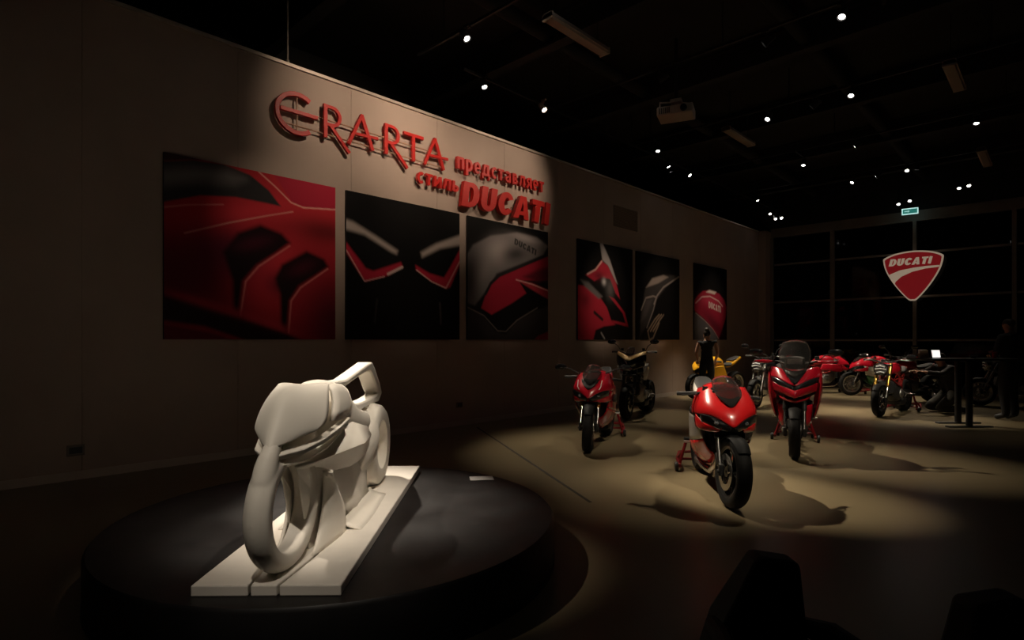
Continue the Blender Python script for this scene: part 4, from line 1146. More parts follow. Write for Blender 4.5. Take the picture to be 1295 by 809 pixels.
def bars(t, M, kind, mirror=True, grip_y=0.36, z=1.06, xb=0.30, mirror_z=0.16, guard=None):
    for s in (-1, 1):
        P = lambda x, y, zz: (x, s * y, zz)
        b = MB(); b.M = M
        if kind == 'clip':
            b.tube([P(xb + 0.10, 0.11, z - 0.02), P(xb + 0.06, 0.15, z), P(xb - 0.06, grip_y, z - 0.03)], 0.012, 8)
        else:
            b.tube([P(xb + 0.03, 0.0, z - 0.04), P(xb + 0.03, 0.10, z - 0.04), P(xb, 0.20, z), P(xb - 0.09, grip_y, z)], 0.013, 8)
        h = b.build('handlebar', M_DKAL, t)
        e = P(xb - 0.06, grip_y, z - 0.03) if kind == 'clip' else P(xb - 0.09, grip_y, z)
        i0 = P(xb + 0.0, grip_y - 0.13, z - 0.012) if kind == 'clip' else P(xb - 0.05, grip_y - 0.13, z)
        b = MB(); b.M = M
        b.tube([i0, e, (e[0] - 0.012, e[1] + s * 0.03, e[2])], [0.019, 0.019, 0.021], 10)
        b.build('grip', M_SEAT, h)
        b = MB(); b.M = M
        b.tube([(i0[0] + 0.02, i0[1], i0[2] + 0.0), (i0[0] + 0.06, i0[1] + s * 0.03, i0[2] - 0.005), (e[0] + 0.05, e[1], e[2] - 0.01)], [0.009, 0.008, 0.006], 6)
        b.build('lever', M_ALU if kind != 'clip' else M_DKAL, h)
        b = MB(); b.M = M
        b.cyl((i0[0] + 0.05, i0[1] - s * 0.06, i0[2] + 0.02), (i0[0] + 0.05, i0[1] - s * 0.06, i0[2] + 0.07), 0.025, 0.028, 12)
        b.build('reservoir', M_PLAS, h)
        if mirror:
            b = MB(); b.M = M
            ms = (i0[0] + 0.04, i0[1] - s * 0.03, i0[2] + 0.02)
            me_ = (i0[0] + 0.06, i0[1] + s * 0.10, i0[2] + mirror_z)
            b.tube([ms, ((ms[0] + me_[0]) / 2, (ms[1] + me_[1]) / 2 - s * 0.01, (ms[2] + me_[2]) / 2 + 0.02), me_], 0.007, 6)
            st_ = b.build('mirror_stalk', M_PLAS, h)
            b = MB(); b.M = M
            b.ball((me_[0], me_[1] + s * 0.04, me_[2] + 0.02), (0.022, 0.085, 0.045), 14, 8)
            b.build('mirror', M_BLKP, h)
        if guard:
            b = MB(); b.M = M
            b.loft([[P(xb + 0.05, grip_y - 0.20, z + 0.03), P(xb + 0.07, grip_y - 0.20, z + 0.0), P(xb + 0.05, grip_y - 0.20, z - 0.03)],
                    [P(xb + 0.08, grip_y - 0.08, z + 0.05), P(xb + 0.10, grip_y - 0.08, z + 0.0), P(xb + 0.08, grip_y - 0.08, z - 0.05)],
                    [P(xb + 0.02, grip_y + 0.04, z + 0.03), P(xb + 0.03, grip_y + 0.05, z + 0.0), P(xb + 0.02, grip_y + 0.04, z - 0.03)]])
            b.build('hand_guard', guard, h, smooth=60, sub=1)

def sgrid(t, name, m, rows, s, sub=2, th=0.006, out=0.0, parent=None):
    o = MB().grid([[(p[0] + out, s * (p[1] + out * 0.5), p[2]) for p in r] for r in rows]).build(name, m, parent or t, smooth=180, sub=sub)
    o.modifiers['sub'].boundary_smooth = 'PRESERVE_CORNERS'
    md = o.modifiers.new('solid', 'SOLIDIFY'); md.thickness = th; md.offset = 0
    return o
def mgrid(t, name, m, rows, sub=2, th=0.006, parent=None):
    o = MB().sym(rows).build(name, m, parent or t, smooth=180, sub=sub)
    o.modifiers['sub'].boundary_smooth = 'PRESERVE_CORNERS'
    md = o.modifiers.new('solid', 'SOLIDIFY'); md.thickness = th; md.offset = 0
    return o

def sport_bike(loc, head, label, c):
    t = empty('sport_motorcycle', loc, R(head), label, 'motorcycle', 'motorcycles on display')
    M = chassis(t, c)
    p1, p2, p3 = c['paint'], c['side'], c['belly']
    cowl = [
        [(0.42, 0, 1.00), (0.42, 0.07, 1.00), (0.40, 0.13, 1.00), (0.34, 0.19, 0.99), (0.24, 0.21, 0.97)],
        [(0.55, 0, 0.93), (0.54, 0.08, 0.93), (0.50, 0.15, 0.93), (0.42, 0.215, 0.93), (0.27, 0.24, 0.91)],
        [(0.66, 0, 0.84), (0.64, 0.09, 0.85), (0.585, 0.175, 0.865), (0.49, 0.24, 0.86), (0.29, 0.265, 0.84)],
        [(0.73, 0, 0.765), (0.70, 0.09, 0.785), (0.63, 0.18, 0.81), (0.52, 0.25, 0.805), (0.31, 0.275, 0.78)],
        [(0.765, 0, 0.665), (0.722, 0.06, 0.722), (0.640, 0.165, 0.772), (0.525, 0.248, 0.770), (0.32, 0.27, 0.75)]]
    cw = mgrid(t, 'front_cowl', p1, cowl)
    MB().super([(0.66, 0.66, 0.74, 0.12), (0.58, 0.62, 0.86, 0.19), (0.45, 0.60, 0.93, 0.21), (0.32, 0.60, 0.90, 0.20)], n=14).build('cowl_duct', M_PLAS, t)
    scr = [
        [(0.678, 0, 0.838), (0.660, 0.03, 0.862), (0.620, 0.07, 0.895), (0.570, 0.105, 0.935)],
        [(0.590, 0, 0.945), (0.575, 0.04, 0.952), (0.540, 0.085, 0.965), (0.500, 0.118, 0.975)],
        [(0.475, 0, 1.045), (0.460, 0.045, 1.042), (0.430, 0.085, 1.03), (0.400, 0.112, 1.015)],
        [(0.36, 0, 1.10), (0.35, 0.04, 1.095), (0.33, 0.075, 1.08), (0.31, 0.10, 1.05)]]
    mgrid(t, 'windscreen', M_SMOK, scr, th=0.004)
    mgrid(t, 'screen_mask', M_FEND, [[(0.668, 0, 0.845), (0.640, 0.035, 0.868), (0.585, 0.085, 0.915)], [(0.600, 0, 0.905), (0.585, 0.04, 0.912), (0.555, 0.085, 0.930)]], sub=1)
    if c.get('half'): trellis(t, M_RIMR)
    if c.get('race'):
        mgrid(t, 'dash_cover', p1, [[(0.50, 0, 0.985), (0.49, 0.05, 0.985), (0.46, 0.10, 0.985)], [(0.38, 0, 1.02), (0.37, 0.05, 1.02), (0.35, 0.09, 1.01)]], sub=1)
    else:
        MB().box((0.36, 0, 0.985), (0.03, 0.16, 0.08), Matrix.Rotation(R(-30), 3, 'Y')).build('dash', M_PLAS, t, bevel=0.01)
        # intake trough below the screen with pale strips either side
        mgrid(t, 'nose_intake', M_FEND, [[(0.60, 0, 0.905), (0.585, 0.06, 0.905), (0.555, 0.12, 0.915)], [(0.69, 0, 0.825), (0.675, 0.05, 0.835), (0.63, 0.10, 0.865)], [(0.715, 0, 0.79), (0.70, 0.03, 0.80), (0.68, 0.055, 0.83)]], sub=1)
    for s in (-1, 1):
        eye = [[(0.748, 0.016, 0.682), (0.714, 0.07, 0.728), (0.632, 0.175, 0.770), (0.54, 0.243, 0.768)],
               [(0.742, 0.018, 0.662), (0.700, 0.10, 0.690), (0.626, 0.176, 0.724), (0.54, 0.237, 0.735)],
               [(0.722, 0.020, 0.640), (0.684, 0.10, 0.655), (0.612, 0.172, 0.680), (0.54, 0.228, 0.700)]]
        e = sgrid(t, 'headlight', M_BLKP, eye, s, th=0.004)
        b = MB().ball((0.668, s * 0.115, 0.706), (0.022, 0.030, 0.017), 12, 8); b.build('lamp', M_LAMP, e)
        ck = [[(0.692, 0.085, 0.664), (0.615, 0.172, 0.678), (0.545, 0.230, 0.700), (0.42, 0.262, 0.76)],
              [(0.675, 0.095, 0.640), (0.602, 0.180, 0.645), (0.535, 0.234, 0.660), (0.42, 0.262, 0.69)],
              [(0.64, 0.110, 0.625), (0.575, 0.185, 0.622), (0.515, 0.230, 0.628), (0.42, 0.255, 0.64)]]
        sgrid(t, 'cheek', p1, ck, s)
        if not c.get('race'):
            MB().tube([(0.60, s * 0.155, 0.905), (0.640, s * 0.150, 0.868), (0.668, s * 0.150, 0.825), (0.680, s * 0.128, 0.785)], 0.0055, 6).build('lamp_strip', M_DRL, cw)
            sgrid(t, 'chin', p1, [[(0.715, 0.0, 0.668), (0.69, 0.08, 0.664)], [(0.70, 0.0, 0.630), (0.675, 0.10, 0.640)]], s, sub=1)
        side = [[(0.50, 0.240, 0.775), (0.30, 0.275, 0.785), (0.08, 0.26, 0.80), (-0.05, 0.21, 0.79)],
                [(0.50, 0.232, 0.66), (0.32, 0.280, 0.66), (0.08, 0.275, 0.66), (-0.13, 0.23, 0.63)],
                [(0.46, 0.200, 0.54), (0.30, 0.255, 0.50), (0.05, 0.258, 0.46), (-0.22, 0.215, 0.42)]]
        if c.get('side_top'):
            sgrid(t, 'side_panel', c['side_top'], [side[0], [(0.50, 0.238, 0.735), (0.31, 0.280, 0.735), (0.08, 0.272, 0.74), (-0.08, 0.22, 0.73)]], s, sub=1)
            side[0] = [(0.50, 0.236, 0.725), (0.31, 0.280, 0.725), (0.08, 0.272, 0.73), (-0.08, 0.22, 0.72)]
        if c.get('half'):
            side[2] = [(0.47, 0.215, 0.60), (0.32, 0.262, 0.58), (0.12, 0.260, 0.60), (-0.10, 0.215, 0.64)]
        sgrid(t, 'side_fairing', p2, side, s)
        belly = [[(0.455, 0.198, 0.535), (0.30, 0.252, 0.495), (0.05, 0.256, 0.455), (-0.22, 0.213, 0.415)],
                 [(0.40, 0.150, 0.43), (0.26, 0.205, 0.35), (0.0, 0.210, 0.29), (-0.32, 0.18, 0.28)],
                 [(0.34, 0.030, 0.35), (0.22, 0.060, 0.24), (-0.02, 0.070, 0.19), (-0.36, 0.06, 0.20)]]
        if not c.get('half'): sgrid(t, 'belly_fairing', p3, belly, s)
        if c.get('vent', True):
            vent = [[(0.40, 0.272, 0.70), (0.30, 0.288, 0.71), (0.16, 0.286, 0.70)], [(0.40, 0.268, 0.62), (0.32, 0.286, 0.60), (0.20, 0.284, 0.58)]]
            sgrid(t, 'fairing_vent', M_PLAS, vent, s, sub=1, th=0.004)
    MB().super([(0.40, 0.46, 0.60, 0.13, 5), (0.36, 0.40, 0.66, 0.17, 5), (0.33, 0.42, 0.64, 0.17, 5)], n=12).build('radiator', M_PLAS, t)
    MB().super([(0.33, 0.76, 0.93, 0.09), (0.24, 0.74, 1.00, 0.16), (0.08, 0.72, 1.035, 0.185), (-0.08, 0.72, 1.00, 0.165), (-0.20, 0.72, 0.90, 0.11), (-0.27, 0.74, 0.84, 0.07)], n=18).build('fuel_tank', c.get('tank', p1), t, smooth=60, sub=1)
    MB().super([(-0.17, 0.78, 0.845, 0.09), (-0.32, 0.755, 0.835, 0.145), (-0.46, 0.76, 0.85, 0.14), (-0.52, 0.78, 0.90, 0.11)], n=16).build('seat', M_SEAT, t, smooth=60, sub=1)
    MB().super([(-0.40, 0.72, 0.80, 0.11), (-0.52, 0.76, 0.905, 0.135), (-0.66, 0.82, 0.965, 0.125), (-0.82, 0.90, 1.01, 0.085), (-0.94, 0.965, 1.015, 0.04)], n=16).build('tail', c.get('tail', p1), t, smooth=60, sub=1)
    MB().super([(-0.50, 0.90, 0.925, 0.10), (-0.66, 0.945, 0.985, 0.105), (-0.80, 0.99, 1.02, 0.07)], n=12).build('pillion_pad', M_SEAT, t, smooth=60)
    MB().box((-0.92, 0, 0.955), (0.02, 0.09, 0.025)).build('tail_lamp', mat('tail_lamp', (0.4, 0.01, 0.01), 0.2, coat=1, noise=0.02), t, bevel=0.005)
    bars(t, M, 'clip', mirror=False, grip_y=0.35, z=0.93, xb=0.30)
    if c.get('mirrors'):
        for s in (-1, 1):
            b = MB().tube([(0.46, s * 0.18, 0.985), (0.44, s * 0.30, 1.04), (0.42, s * 0.37, 1.055)], [0.010, 0.008, 0.007], 6)
            mt = b.build('mirror_stalk', M_PLAS, t)
            MB().ball((0.41, s * 0.43, 1.06), (0.025, 0.085, 0.045), 14, 8).build('mirror', M_BLKP, mt)
    return t

def adv_bike(loc, head, label, c):
    t = empty('touring_motorcycle', loc, R(head), label, 'motorcycle', 'motorcycles on display')
    c = dict(c); c.setdefault('fork_top', 1.04)
    M = chassis(t, c)
    p = c['paint']
    # upper V panels
    up = [[(0.52, 0, 1.02), (0.51, 0.09, 1.04), (0.44, 0.20, 1.09), (0.34, 0.28, 1.08)],
          [(0.64, 0, 0.94), (0.60, 0.09, 0.97), (0.50, 0.20, 1.03), (0.36, 0.30, 1.02)],
          [(0.73, 0, 0.855), (0.67, 0.08, 0.90), (0.55, 0.20, 0.965), (0.40, 0.29, 0.96)]]
    mgrid(t, 'front_cowl', p, up)
    mgrid(t, 'cowl_mask', M_BLKP, [[(0.535, 0, 1.03), (0.525, 0.07, 1.045), (0.485, 0.145, 1.085)], [(0.655, 0, 0.948), (0.625, 0.06, 0.975), (0.565, 0.115, 1.02)], [(0.725, 0, 0.885), (0.705, 0.02, 0.90), (0.665, 0.05, 0.935)]], sub=1)
    MB().super([(0.70, 0.78, 0.86, 0.10), (0.60, 0.74, 0.95, 0.19), (0.46, 0.70, 1.02, 0.25), (0.32, 0.68, 1.0, 0.26)], n=14).build('cowl_duct', M_PLAS, t)
    for s in (-1, 1):
        ey = [[(0.735, 0.012, 0.862), (0.672, 0.10, 0.912), (0.572, 0.20, 0.962), (0.47, 0.27, 0.972)],
              [(0.762, 0.012, 0.826), (0.700, 0.10, 0.848), (0.592, 0.20, 0.880), (0.49, 0.262, 0.905)]]
        e = sgrid(t, 'headlight', M_BLKP, ey, s, sub=1, th=0.004)
        MB().tube([(0.70, s * 0.05, 0.872), (0.60, s * 0.165, 0.93), (0.50, s * 0.245, 0.958)], 0.003, 6).build('lamp_strip', M_LAMP, e)
        bk = [[(0.775, 0.0, 0.815), (0.70, 0.09, 0.850), (0.59, 0.20, 0.880), (0.50, 0.255, 0.905)],
              [(0.815, 0.0, 0.765), (0.73, 0.08, 0.790), (0.60, 0.19, 0.825), (0.50, 0.255, 0.860)],
              [(0.80, 0.0, 0.725), (0.71, 0.07, 0.745), (0.58, 0.17, 0.775), (0.50, 0.245, 0.80)]]
        sgrid(t, 'beak', p, bk, s)
        ch = [[(0.74, 0.0, 0.690), (0.66, 0.09, 0.700), (0.57, 0.17, 0.735)], [(0.70, 0.0, 0.655), (0.63, 0.09, 0.668), (0.56, 0.16, 0.705)]]
        sgrid(t, 'chin', p, ch, s, sub=1)
        sd = [[(0.47, 0.285, 1.00), (0.32, 0.315, 1.03), (0.12, 0.28, 1.00), (-0.02, 0.22, 0.96)],
              [(0.52, 0.275, 0.86), (0.36, 0.325, 0.86), (0.16, 0.30, 0.84), (0.0, 0.23, 0.82)],
              [(0.48, 0.26, 0.70), (0.37, 0.305, 0.68), (0.24, 0.28, 0.66), (0.12, 0.22, 0.66)],
              [(0.42, 0.235, 0.55), (0.36, 0.255, 0.53), (0.28, 0.245, 0.51), (0.22, 0.20, 0.50)],
              [(0.40, 0.215, 0.48), (0.36, 0.225, 0.46), (0.31, 0.22, 0.45), (0.28, 0.19, 0.45)]]
        sgrid(t, 'side_fairing', p, sd, s)
        rs = [[(0.53, 0.105, 0.62), (0.50, 0.16, 0.63), (0.44, 0.20, 0.63)], [(0.52, 0.11, 0.48), (0.49, 0.165, 0.48), (0.42, 0.19, 0.48)], [(0.50, 0.12, 0.36), (0.47, 0.16, 0.36), (0.41, 0.17, 0.37)]]
        sgrid(t, 'radiator_shroud', p, rs, s, sub=1)
    MB().super([(0.42, 0.42, 0.68, 0.19, 5), (0.38, 0.40, 0.70, 0.21, 5), (0.34, 0.44, 0.68, 0.20, 5)], n=12).build('radiator', M_PLAS, t)
    scr = [[(0.66, 0, 0.965), (0.63, 0.05, 0.985), (0.56, 0.12, 1.03)], [(0.58, 0, 1.06), (0.56, 0.08, 1.08), (0.49, 0.17, 1.13)],
           [(0.50, 0, 1.20), (0.48, 0.10, 1.21), (0.42, 0.19, 1.22)], [(0.42, 0, 1.33), (0.40, 0.10, 1.33), (0.34, 0.18, 1.31)], [(0.37, 0, 1.42), (0.355, 0.08, 1.415), (0.31, 0.14, 1.385)]]
    mgrid(t, 'windscreen', M_SMOK, scr, th=0.004)
    MB().super([(0.42, 1.05, 1.20, 0.10, 4), (0.36, 1.05, 1.22, 0.12, 4)], n=10).build('dash', M_PLAS, t)
    MB().box((0.425, 0, 1.155), (0.006, 0.17, 0.07), Matrix.Rotation(R(-15), 3, 'Y')).build('dash_rim', M_DRL, t, bevel=0.003)
    MB().super([(0.30, 0.84, 1.02, 0.12), (0.18, 0.80, 1.08, 0.19), (0.0, 0.78, 1.08, 0.20), (-0.14, 0.78, 0.98, 0.14), (-0.24, 0.78, 0.88, 0.09)], n=18).build('fuel_tank', p, t, smooth=60, sub=1)
    MB().super([(-0.12, 0.80, 0.88, 0.10), (-0.32, 0.77, 0.87, 0.16), (-0.52, 0.80, 0.94, 0.15), (-0.80, 0.88, 0.98, 0.11)], n=16).build('seat', M_SEAT, t, smooth=60, sub=1)
    MB().super([(-0.40, 0.70, 0.82, 0.12), (-0.70, 0.78, 0.90, 0.11), (-0.95, 0.88, 0.95, 0.06)], n=14).build('tail', p, t, smooth=60, sub=1)
    trellis(t, M_RIMR)
    bars(t, M, 'bar', mirror=True, grip_y=0.44, z=1.15, xb=0.30, mirror_z=0.10, guard=c.get('guard', M_CRIM))
    return t

def naked_bike(loc, head, label, c):
    t = empty('naked_motorcycle', loc, R(head), label, 'motorcycle', 'motorcycles on display')
    M = chassis(t, c)
    p = c['paint']
    trellis(t, c.get('frame_m', M_RIMR))
    hm = c.get('lamp', 'round')
    if hm == 'round':
        b = MB(); b.M = M
        b.lathe([(0.0, 0.50), (0.06, 0.50), (0.11, 0.55), (0.122, 0.62), (0.115, 0.632), (0.0, 0.632)], (0, 0, 0.88), 28, axis='x', close=False)
        hl = b.build('headlight', c.get('lamp_m', M_STEEL), t)
        b = MB(); b.M = M
        b.lathe([(0.0, 0.652), (0.06, 0.648), (0.110, 0.630)], (0, 0, 0.88), 28, axis='x', close=False)
        b.build('lamp_glass', M_LAMP, hl)
        b = MB(); b.M = M
        for z_, hw_ in ((0.825, 0.06), (0.885, 0.09), (0.935, 0.07)):
            b.tube([(0.640, -hw_, z_ - 0.010), (0.656, 0.0, z_ + 0.006), (0.640, hw_, z_ - 0.010)], 0.013, 6)
        b.build('lamp_louvre', M_DRL, hl)
    else:
        # beaked nose with a pale V panel over a black mask
        dz = 0.13
        up_ = lambda rows: [[(q[0], q[1] * 1.12, q[2] + dz) for q in r] for r in rows]
        v = [[(0.50, 0, 0.985), (0.49, 0.09, 1.03), (0.42, 0.19, 1.075), (0.34, 0.235, 1.085)],
             [(0.625, 0, 0.90), (0.585, 0.09, 0.955), (0.50, 0.19, 1.015), (0.39, 0.245, 1.03)]]
        mgrid(t, 'nose_panel', c.get('nose', p), up_(v), sub=2)
        mk = [[(0.62, 0, 0.905), (0.58, 0.09, 0.958), (0.495, 0.19, 1.018), (0.385, 0.243, 1.03)],
              [(0.66, 0, 0.83), (0.62, 0.09, 0.86), (0.52, 0.19, 0.90), (0.40, 0.255, 0.93)],
              [(0.62, 0, 0.73), (0.58, 0.08, 0.75), (0.50, 0.16, 0.78), (0.40, 0.22, 0.82)]]
        hl = mgrid(t, 'nose_mask', M_BLKP, up_(mk))
        for s in (-1, 1):
            sgrid(t, 'headlight', M_LAMP, up_([[(0.655, 0.03, 0.845), (0.60, 0.12, 0.885)], [(0.655, 0.03, 0.815), (0.60, 0.115, 0.845)]]), s, sub=1, th=0.004)
        scr = [[(0.52, 0, 1.0), (0.50, 0.06, 1.02)], [(0.44, 0, 1.10), (0.43, 0.07, 1.10)], [(0.38, 0, 1.17), (0.37, 0.05, 1.16)]]
        mgrid(t, 'fly_screen', M_SMOK, up_(scr), sub=1, th=0.004)
        for s in (-1, 1):
            sc_ = [[(0.36, 0.20, 0.96), (0.22, 0.245, 1.0), (0.05, 0.23, 0.98)], [(0.40, 0.235, 0.84), (0.24, 0.275, 0.84), (0.06, 0.25, 0.82)], [(0.36, 0.21, 0.70), (0.24, 0.24, 0.68), (0.10, 0.21, 0.68)]]
            sgrid(t, 'tank_scoop', c.get('scoop', M_SILP), sc_, s, sub=2)
            MB().tube([(0.44, s * 0.235, 0.83), (0.36, s * 0.262, 0.93), (0.22, s * 0.272, 0.985)], 0.010, 6).build('scoop_edge', M_DRL, t)
    b = MB(); b.M = M
    b.lathe([(0.0, 0.0), (0.05, 0.0), (0.055, 0.02), (0.05, 0.04), (0.0, 0.04)], (0.45, 0, 1.02), 20, axis='z', close=False)
    b.build('instrument', M_PLAS, t)
    MB().super([(0.36, 0.80, 0.95, 0.09), (0.26, 0.76, 1.0, 0.17), (0.08, 0.74, 1.02, 0.195), (-0.08, 0.74, 0.96, 0.155), (-0.20, 0.74, 0.86, 0.10)], n=18).build('fuel_tank', p, t, smooth=60, sub=1)
    MB().super([(-0.12, 0.77, 0.83, 0.09), (-0.30, 0.75, 0.83, 0.14), (-0.50, 0.78, 0.87, 0.13), (-0.72, 0.84, 0.92, 0.08)], n=16).build('seat', M_SEAT, t, smooth=60, sub=1)
    MB().super([(-0.40, 0.72, 0.79, 0.10), (-0.62, 0.77, 0.86, 0.10), (-0.86, 0.86, 0.92, 0.05)], n=14).build('tail', c.get('tail', p), t, smooth=60, sub=1)
    MB().super([(0.40, 0.42, 0.64, 0.15, 5), (0.36, 0.40, 0.66, 0.16, 5)], n=12).build('radiator', M_PLAS, t)
    bars(t, M, 'bar', mirror=True, grip_y=0.39, z=c.get('bar_z', 1.08), xb=0.28, mirror_z=c.get('mirror_z', 0.17))
    return t

def stand(loc, head, label, rear=True, m=None):
    """paddock stand in the frame of its motorcycle"""
    t = empty('paddock_stand', loc, R(head), label, 'paddock stand', 'red paddock stands')
    x0 = -0.72 if rear else 0.72
    d = -1 if rear else 1
    m = m or M_STND
    b = MB()
    for s in (-1, 1):
        b.tube([(x0 + 0.10 * d * -1, s * 0.26, 0.055), (x0 + 0.20 * d, s * 0.25, 0.075), (x0 + 0.42 * d, s * 0.20, 0.11)], 0.018, 10)
        b.tube([(x0 - 0.02 * d, s * 0.255, 0.06), (x0, s * 0.20, 0.24), (x0, s * 0.175, 0.335)], 0.017, 10)
        b.tube([(x0 + 0.22 * d, s * 0.245, 0.08), (x0 + 0.02 * d, s * 0.20, 0.22)], 0.012, 8)
    b.tube([(x0 + 0.42 * d, -0.20, 0.11), (x0 + 0.46 * d, 0.0, 0.115), (x0 + 0.42 * d, 0.20, 0.11)], 0.018, 10)
    b.tube([(x0 + 0.20 * d, -0.25, 0.075), (x0 + 0.20 * d, 0.25, 0.075)], 0.015, 10)
    b.build('tube_frame', m, t)
    for s in (-1, 1):
        MB().lathe([(0.006, -0.018), (0.045, -0.018), (0.05, -0.010), (0.05, 0.010), (0.045, 0.018), (0.006, 0.018)], (x0 - 0.10 * d, s * 0.295, 0.05), 20).build('caster', M_PLAS, t)
        MB().cyl((x0, s * 0.205, 0.335), (x0, s * 0.150, 0.335), 0.020, None, 12).build('spool_cup', M_PLAS, t)
        MB().box((x0 + 0.30 * d, s * 0.225, 0.045), (0.05, 0.035, 0.09)).build('foot_block', M_PLAS, t, bevel=0.006)
    return t

def root_at(front, head, fx=0.72):
    a = R(head)
    return (front[0] - fx * math.cos(a), front[1] - fx * math.sin(a), 0.0)

H1 = -55.0
P1 = root_at((5.23, 4.80), H1)
sport_bike(P1, H1, 'bright red sport motorcycle with pale grey flank, nearest the camera', dict(rim=M_RIMK, steer=R(9), paint=M_RED, side=M_SILP, belly=M_RED, tail=M_WHTP, tank=M_RED, race=True, vent=False, side_top=M_FEND, fork=M_DKAL, single=True, rw=0.1))
stand(P1, H1, 'red paddock stand under the rear wheel of the nearest red motorcycle')
H2 = -64.0
P2 = root_at((2.90, 5.92), H2)
sport_bike(P2, H2, 'crimson sport motorcycle with mirrors and pale nose strips beside the wall', dict(rim=M_RIMK, steer=R(7), paint=M_CRIM, side=M_CRIM, belly=M_CRIM, mirrors=True, fork=M_GOLD))
stand(P2, H2, 'red paddock stand under the crimson sport motorcycle beside the wall')
H3 = -73.0
P3 = root_at((1.62, 8.80), H3)
naked_bike(P3, H3, 'black motorcycle with champagne V-shaped nose behind the crimson one', dict(rim=M_RIMK, paint=M_BLKP, nose=M_GLDP, lamp='beak', frame_m=M_DKAL, engine=M_ALU, fork=M_DKAL, rw=0.12, bar_z=1.20))
H4 = -72.5
P4 = root_at((4.92, 7.32), H4)
adv_bike(P4, H4, 'tall crimson touring motorcycle with smoked screen and hand guards', dict(rim=M_RIMK, paint=M_CRIM, fork=M_DKAL))
stand(P4, H4, 'red paddock stand under the tall touring motorcycle')
H5 = -106.0
P5 = (1.02, 13.75, 0)
sport_bike(P5, H5, 'yellow sport motorcycle behind the woman in black', dict(rim=M_RIMS, paint=M_YEL, side=M_YEL, belly=M_YEL, fork=M_STEEL, muffler='high', muffler_m=M_STEEL, vent=False, race=True, tail=M_YEL))
H6 = -92.0
P6 = root_at((2.62, 12.1), H6)
naked_bike(P6, H6, 'dark motorcycle with chrome headlamp between the yellow and touring motorcycles', dict(rim=M_RIMS, paint=M_BLKP, frame_m=M_DKAL, engine=M_ALU, fork=M_STEEL, muffler='high', muffler_m=M_STEEL, mirror_z=0.2))
H7 = 38.0
P7 = (2.55, 16.85, 0)
sport_bike(P7, H7, 'red sport motorcycle seen side-on at the back by the glazing', dict(rim=M_RIMK, paint=M_CRIM, side=M_CRIM, belly=M_DKAL, half=True, engine=M_ALU, fork=M_STEEL, muffler='high', muffler_m=M_STEEL, vent=False, race=True))
stand(P7, H7, 'red paddock stand under the front wheel of the side-on motorcycle at the back', rear=False)
H8 = -95.0
P8 = root_at((4.78, 12.40), H8)
naked_bike(P8, H8, 'naked motorcycle with striped silver headlamp, gold fork and red tank', dict(rim=M_RIMK, paint=M_CRIM, fork=M_GOLD, engine=M_DKAL, mirror_z=0.05, lamp_m=M_BLKP, tail=M_CRIM, bar_z=1.04))
stand(P8, H8, 'red paddock stand under the naked motorcycle beside the kneeling person')
H9 = -140.0
P9 = (3.85, 17.15, 0)
sport_bike(P9, H9, 'red, white and green sport motorcycle behind the naked motorcycle', dict(rim=M_RIMS, paint=M_CRIM, side=M_WHTP, belly=M_GRN, fork=M_STEEL, race=True, vent=False, tail=M_CRIM))
H10 = -120.0
P10 = (4.70, 15.6, 0)
naked_bike(P10, H10, 'dark red motorcycle with bright handlebar behind the kneeling person', dict(rim=M_RIMK, paint=M_CRIM, fork=M_STEEL, engine=M_ALU, tail=M_BLKP))
H11 = -158.0
P11 = (6.60, 16.3, 0)
naked_bike(P11, H11, 'black motorcycle with chrome parts behind the bar table', dict(rim=M_RIMS, paint=M_BLKP, fork=M_STEEL, engine=M_ALU, frame_m=M_DKAL, muffler='high', muffler_m=M_STEEL))
# ------------------------------------------------------------------ people: one skinned body mesh each, clothing and hair as children
M_SKIN = mat('skin', (0.46, 0.25, 0.17), 0.55, noise=0.05, nscale=8)
M_HAIR = mat('hair_dark', (0.02, 0.014, 0.011), 0.5, noise=0.2, nscale=40)
M_BLKC = mat('cloth_black', (0.010, 0.010, 0.011), 0.85, noise=0.15, nscale=30)
M_OLIV = mat('cloth_olive', (0.060, 0.055, 0.045), 0.85, noise=0.12, nscale=30)
M_DKSH = mat('cloth_dark_shirt', (0.020, 0.016, 0.016), 0.85, noise=0.12, nscale=30)
M_GREY = mat('cloth_grey', (0.07, 0.065, 0.062), 0.85, noise=0.12, nscale=30)
M_SHOE = mat('shoe_black', (0.012, 0.012, 0.012), 0.5, noise=0.1)

def hand(J, E, side, wr, el):
    """palm and five fingers hanging on from wrist, along the forearm"""
    w = Vector(wr); d = (w - Vector(el)).normalized()
    up = Vector((0, 0, 1)) if abs(d.z) < 0.85 else Vector((1, 0, 0))
    a = d.cross(up).normalized() * (1 if side > 0 else -1)
    n = a.cross(d).normalized() * (-1 if side > 0 else 1)
    k = 'L' if side > 0 else 'R'
    J[k + 'palm'] = (w + d * 0.055, 0.030, 0.018); E.append((k + 'wr', k + 'palm'))
    for i, (o, ln) in enumerate(((-0.030, 0.060), (-0.010, 0.075), (0.010, 0.072), (0.028, 0.055))):
        b = w + d * 0.095 + a * o
        J[k + 'f%da' % i] = (b, 0.010, 0.009); E.append((k + 'palm', k + 'f%da' % i))
        J[k + 'f%db' % i] = (b + d * ln * 0.55 + n * 0.012, 0.008, 0.008); E.append((k + 'f%da' % i, k + 'f%db' % i))
        J[k + 'f%dc' % i] = (b + d * ln * 0.95 + n * 0.035, 0.007, 0.007); E.append((k + 'f%db' % i, k + 'f%dc' % i))
    J[k + 'ta'] = (w + d * 0.045 - a * 0.045, 0.011, 0.010); E.append((k + 'palm', k + 'ta'))
    J[k + 'tb'] = (w + d * 0.085 - a * 0.058 + n * 0.01, 0.009, 0.008); E.append((k + 'ta', k + 'tb'))

